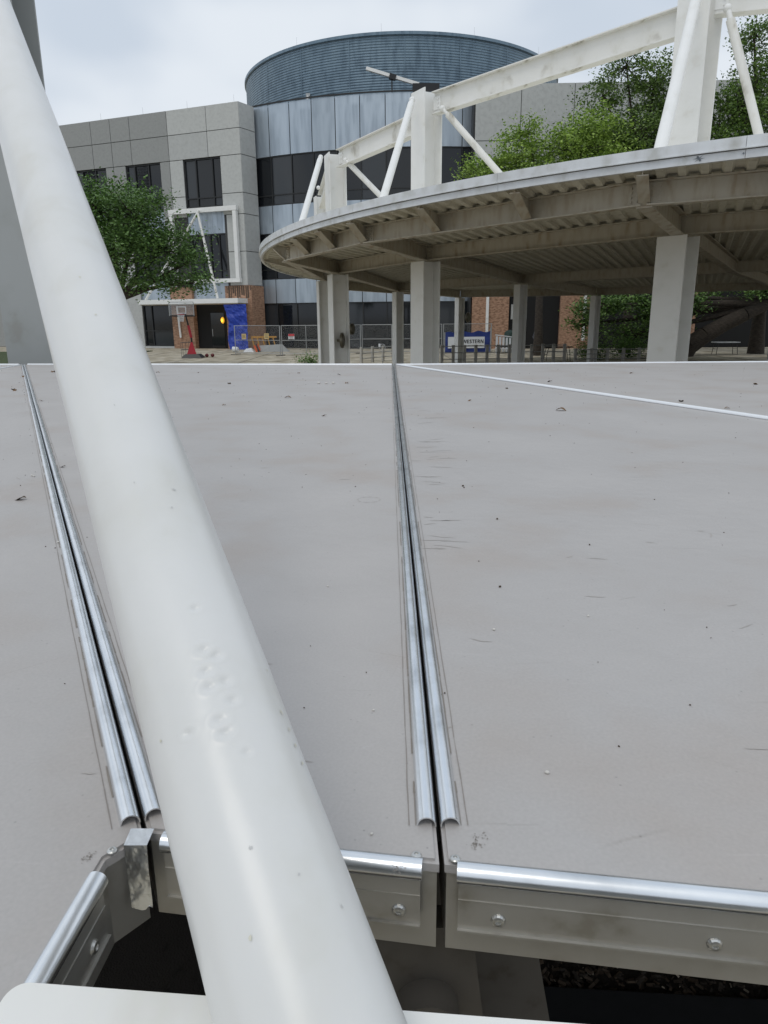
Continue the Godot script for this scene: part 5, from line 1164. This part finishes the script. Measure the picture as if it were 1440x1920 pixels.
		for i in 9:
			var w: float = sin(PI * i / 8.0) * (0.0012 + 0.0010 * absf(e[1])) * r.randf_range(0.4, 1.0); var nv := Vector3(-sin(an), 0, cos(an)) * w
			if i > 0: sm.quad(pv - wv, pv + wv, p + nv, p - nv)
			pv = p; wv = nv; an += r.randf_range(-0.2, 0.2); p += Vector3(cos(an), 0, sin(an)) * e[2] / 8.0
	var rc := Vector3(-0.043, TOP + 0.0006, -1.976)
	for i in 40:
		if i % 11 == 3: continue
		var a0 := TAU * i / 40; var a1 := TAU * (i + 1) / 40; var w := 0.0009 + 0.0007 * sin(i * 1.3)
		sm.quad(rc + Vector3(cos(a0), 0, sin(a0)) * (0.032 - w), rc + Vector3(cos(a0), 0, sin(a0)) * (0.032 + w), rc + Vector3(cos(a1), 0, sin(a1)) * (0.032 + w), rc + Vector3(cos(a1), 0, sin(a1)) * (0.032 - w))
	var so := part(sm, "scuff_marks", M.scuff, self); tag(so, "faint brownish scuff marks rubbed across the pale roof panels", "scuff marks", "", "stuff")
	sm = MB.new()
	for e in [[0.0941, -0.5974, 0.0080], [0.0881, -0.5878, 0.0050], [-0.0608, -0.6083, 0.0030], [-0.2904, -0.6786, 0.0060], [-0.2875, -0.6605, 0.0050], [-0.2880, -0.5740, 0.0050], [0.0099, -0.5558, 0.0060]]:
		for k in 34: # a spatter of grime flecks, densest in the middle
			var q := Vector3(e[0] + r.randfn() * e[2] * 0.6, TOP + 0.0007, e[1] + r.randfn() * e[2] * 0.6); var w := r.randf_range(0.0003, 0.0011)
			sm.tri(q + Vector3(w, 0, 0), q + Vector3(-w * r.randf(), 0, -w), q + Vector3(-w, 0, w * r.randf()))
	so = part(sm, "grime_flecks", M.grimebrown, self); tag(so, "dark grime flecks gathered at the panel corners", "grime", "", "stuff")
	# mulch
	var cm := MB.new(); cm.box(Vector3.ZERO, Vector3(1, 0.22, 0.34)); var mm := MultiMesh.new(); mm.transform_format = MultiMesh.TRANSFORM_3D; mm.use_colors = true; mm.mesh = cm.mesh(); mm.instance_count = 26000
	for i in 26000:
		var p := Vector3(r.randf_range(-0.6, 3.2), 0.02 + r.randf() * 0.035, r.randf_range(-4.2, -1.7))
		var pale := r.randf() < 0.06
		mm.set_instance_transform(i, Transform3D(Basis.from_euler(Vector3(r.randf_range(-0.6, 0.6), r.randf() * TAU, r.randf_range(-0.6, 0.6))).scaled(Vector3.ONE * (r.randf_range(0.005, 0.018) if pale else r.randf_range(0.008, 0.034))), p))
		var k := r.randf()
		mm.set_instance_color(i, Color(0.42, 0.36, 0.28) * r.randf_range(0.6, 1.2) if pale else Color(0.03, 0.023, 0.017).lerp(Color(0.10, 0.07, 0.045), k * k))
	var mi := MultiMeshInstance3D.new(); mi.name = "mulch"; mi.multimesh = mm; mi.material_override = M.chipmm; add_child(mi); tag(mi, "dark bark mulch with pale chips on the bed below the deck edge", "mulch", "", "stuff")
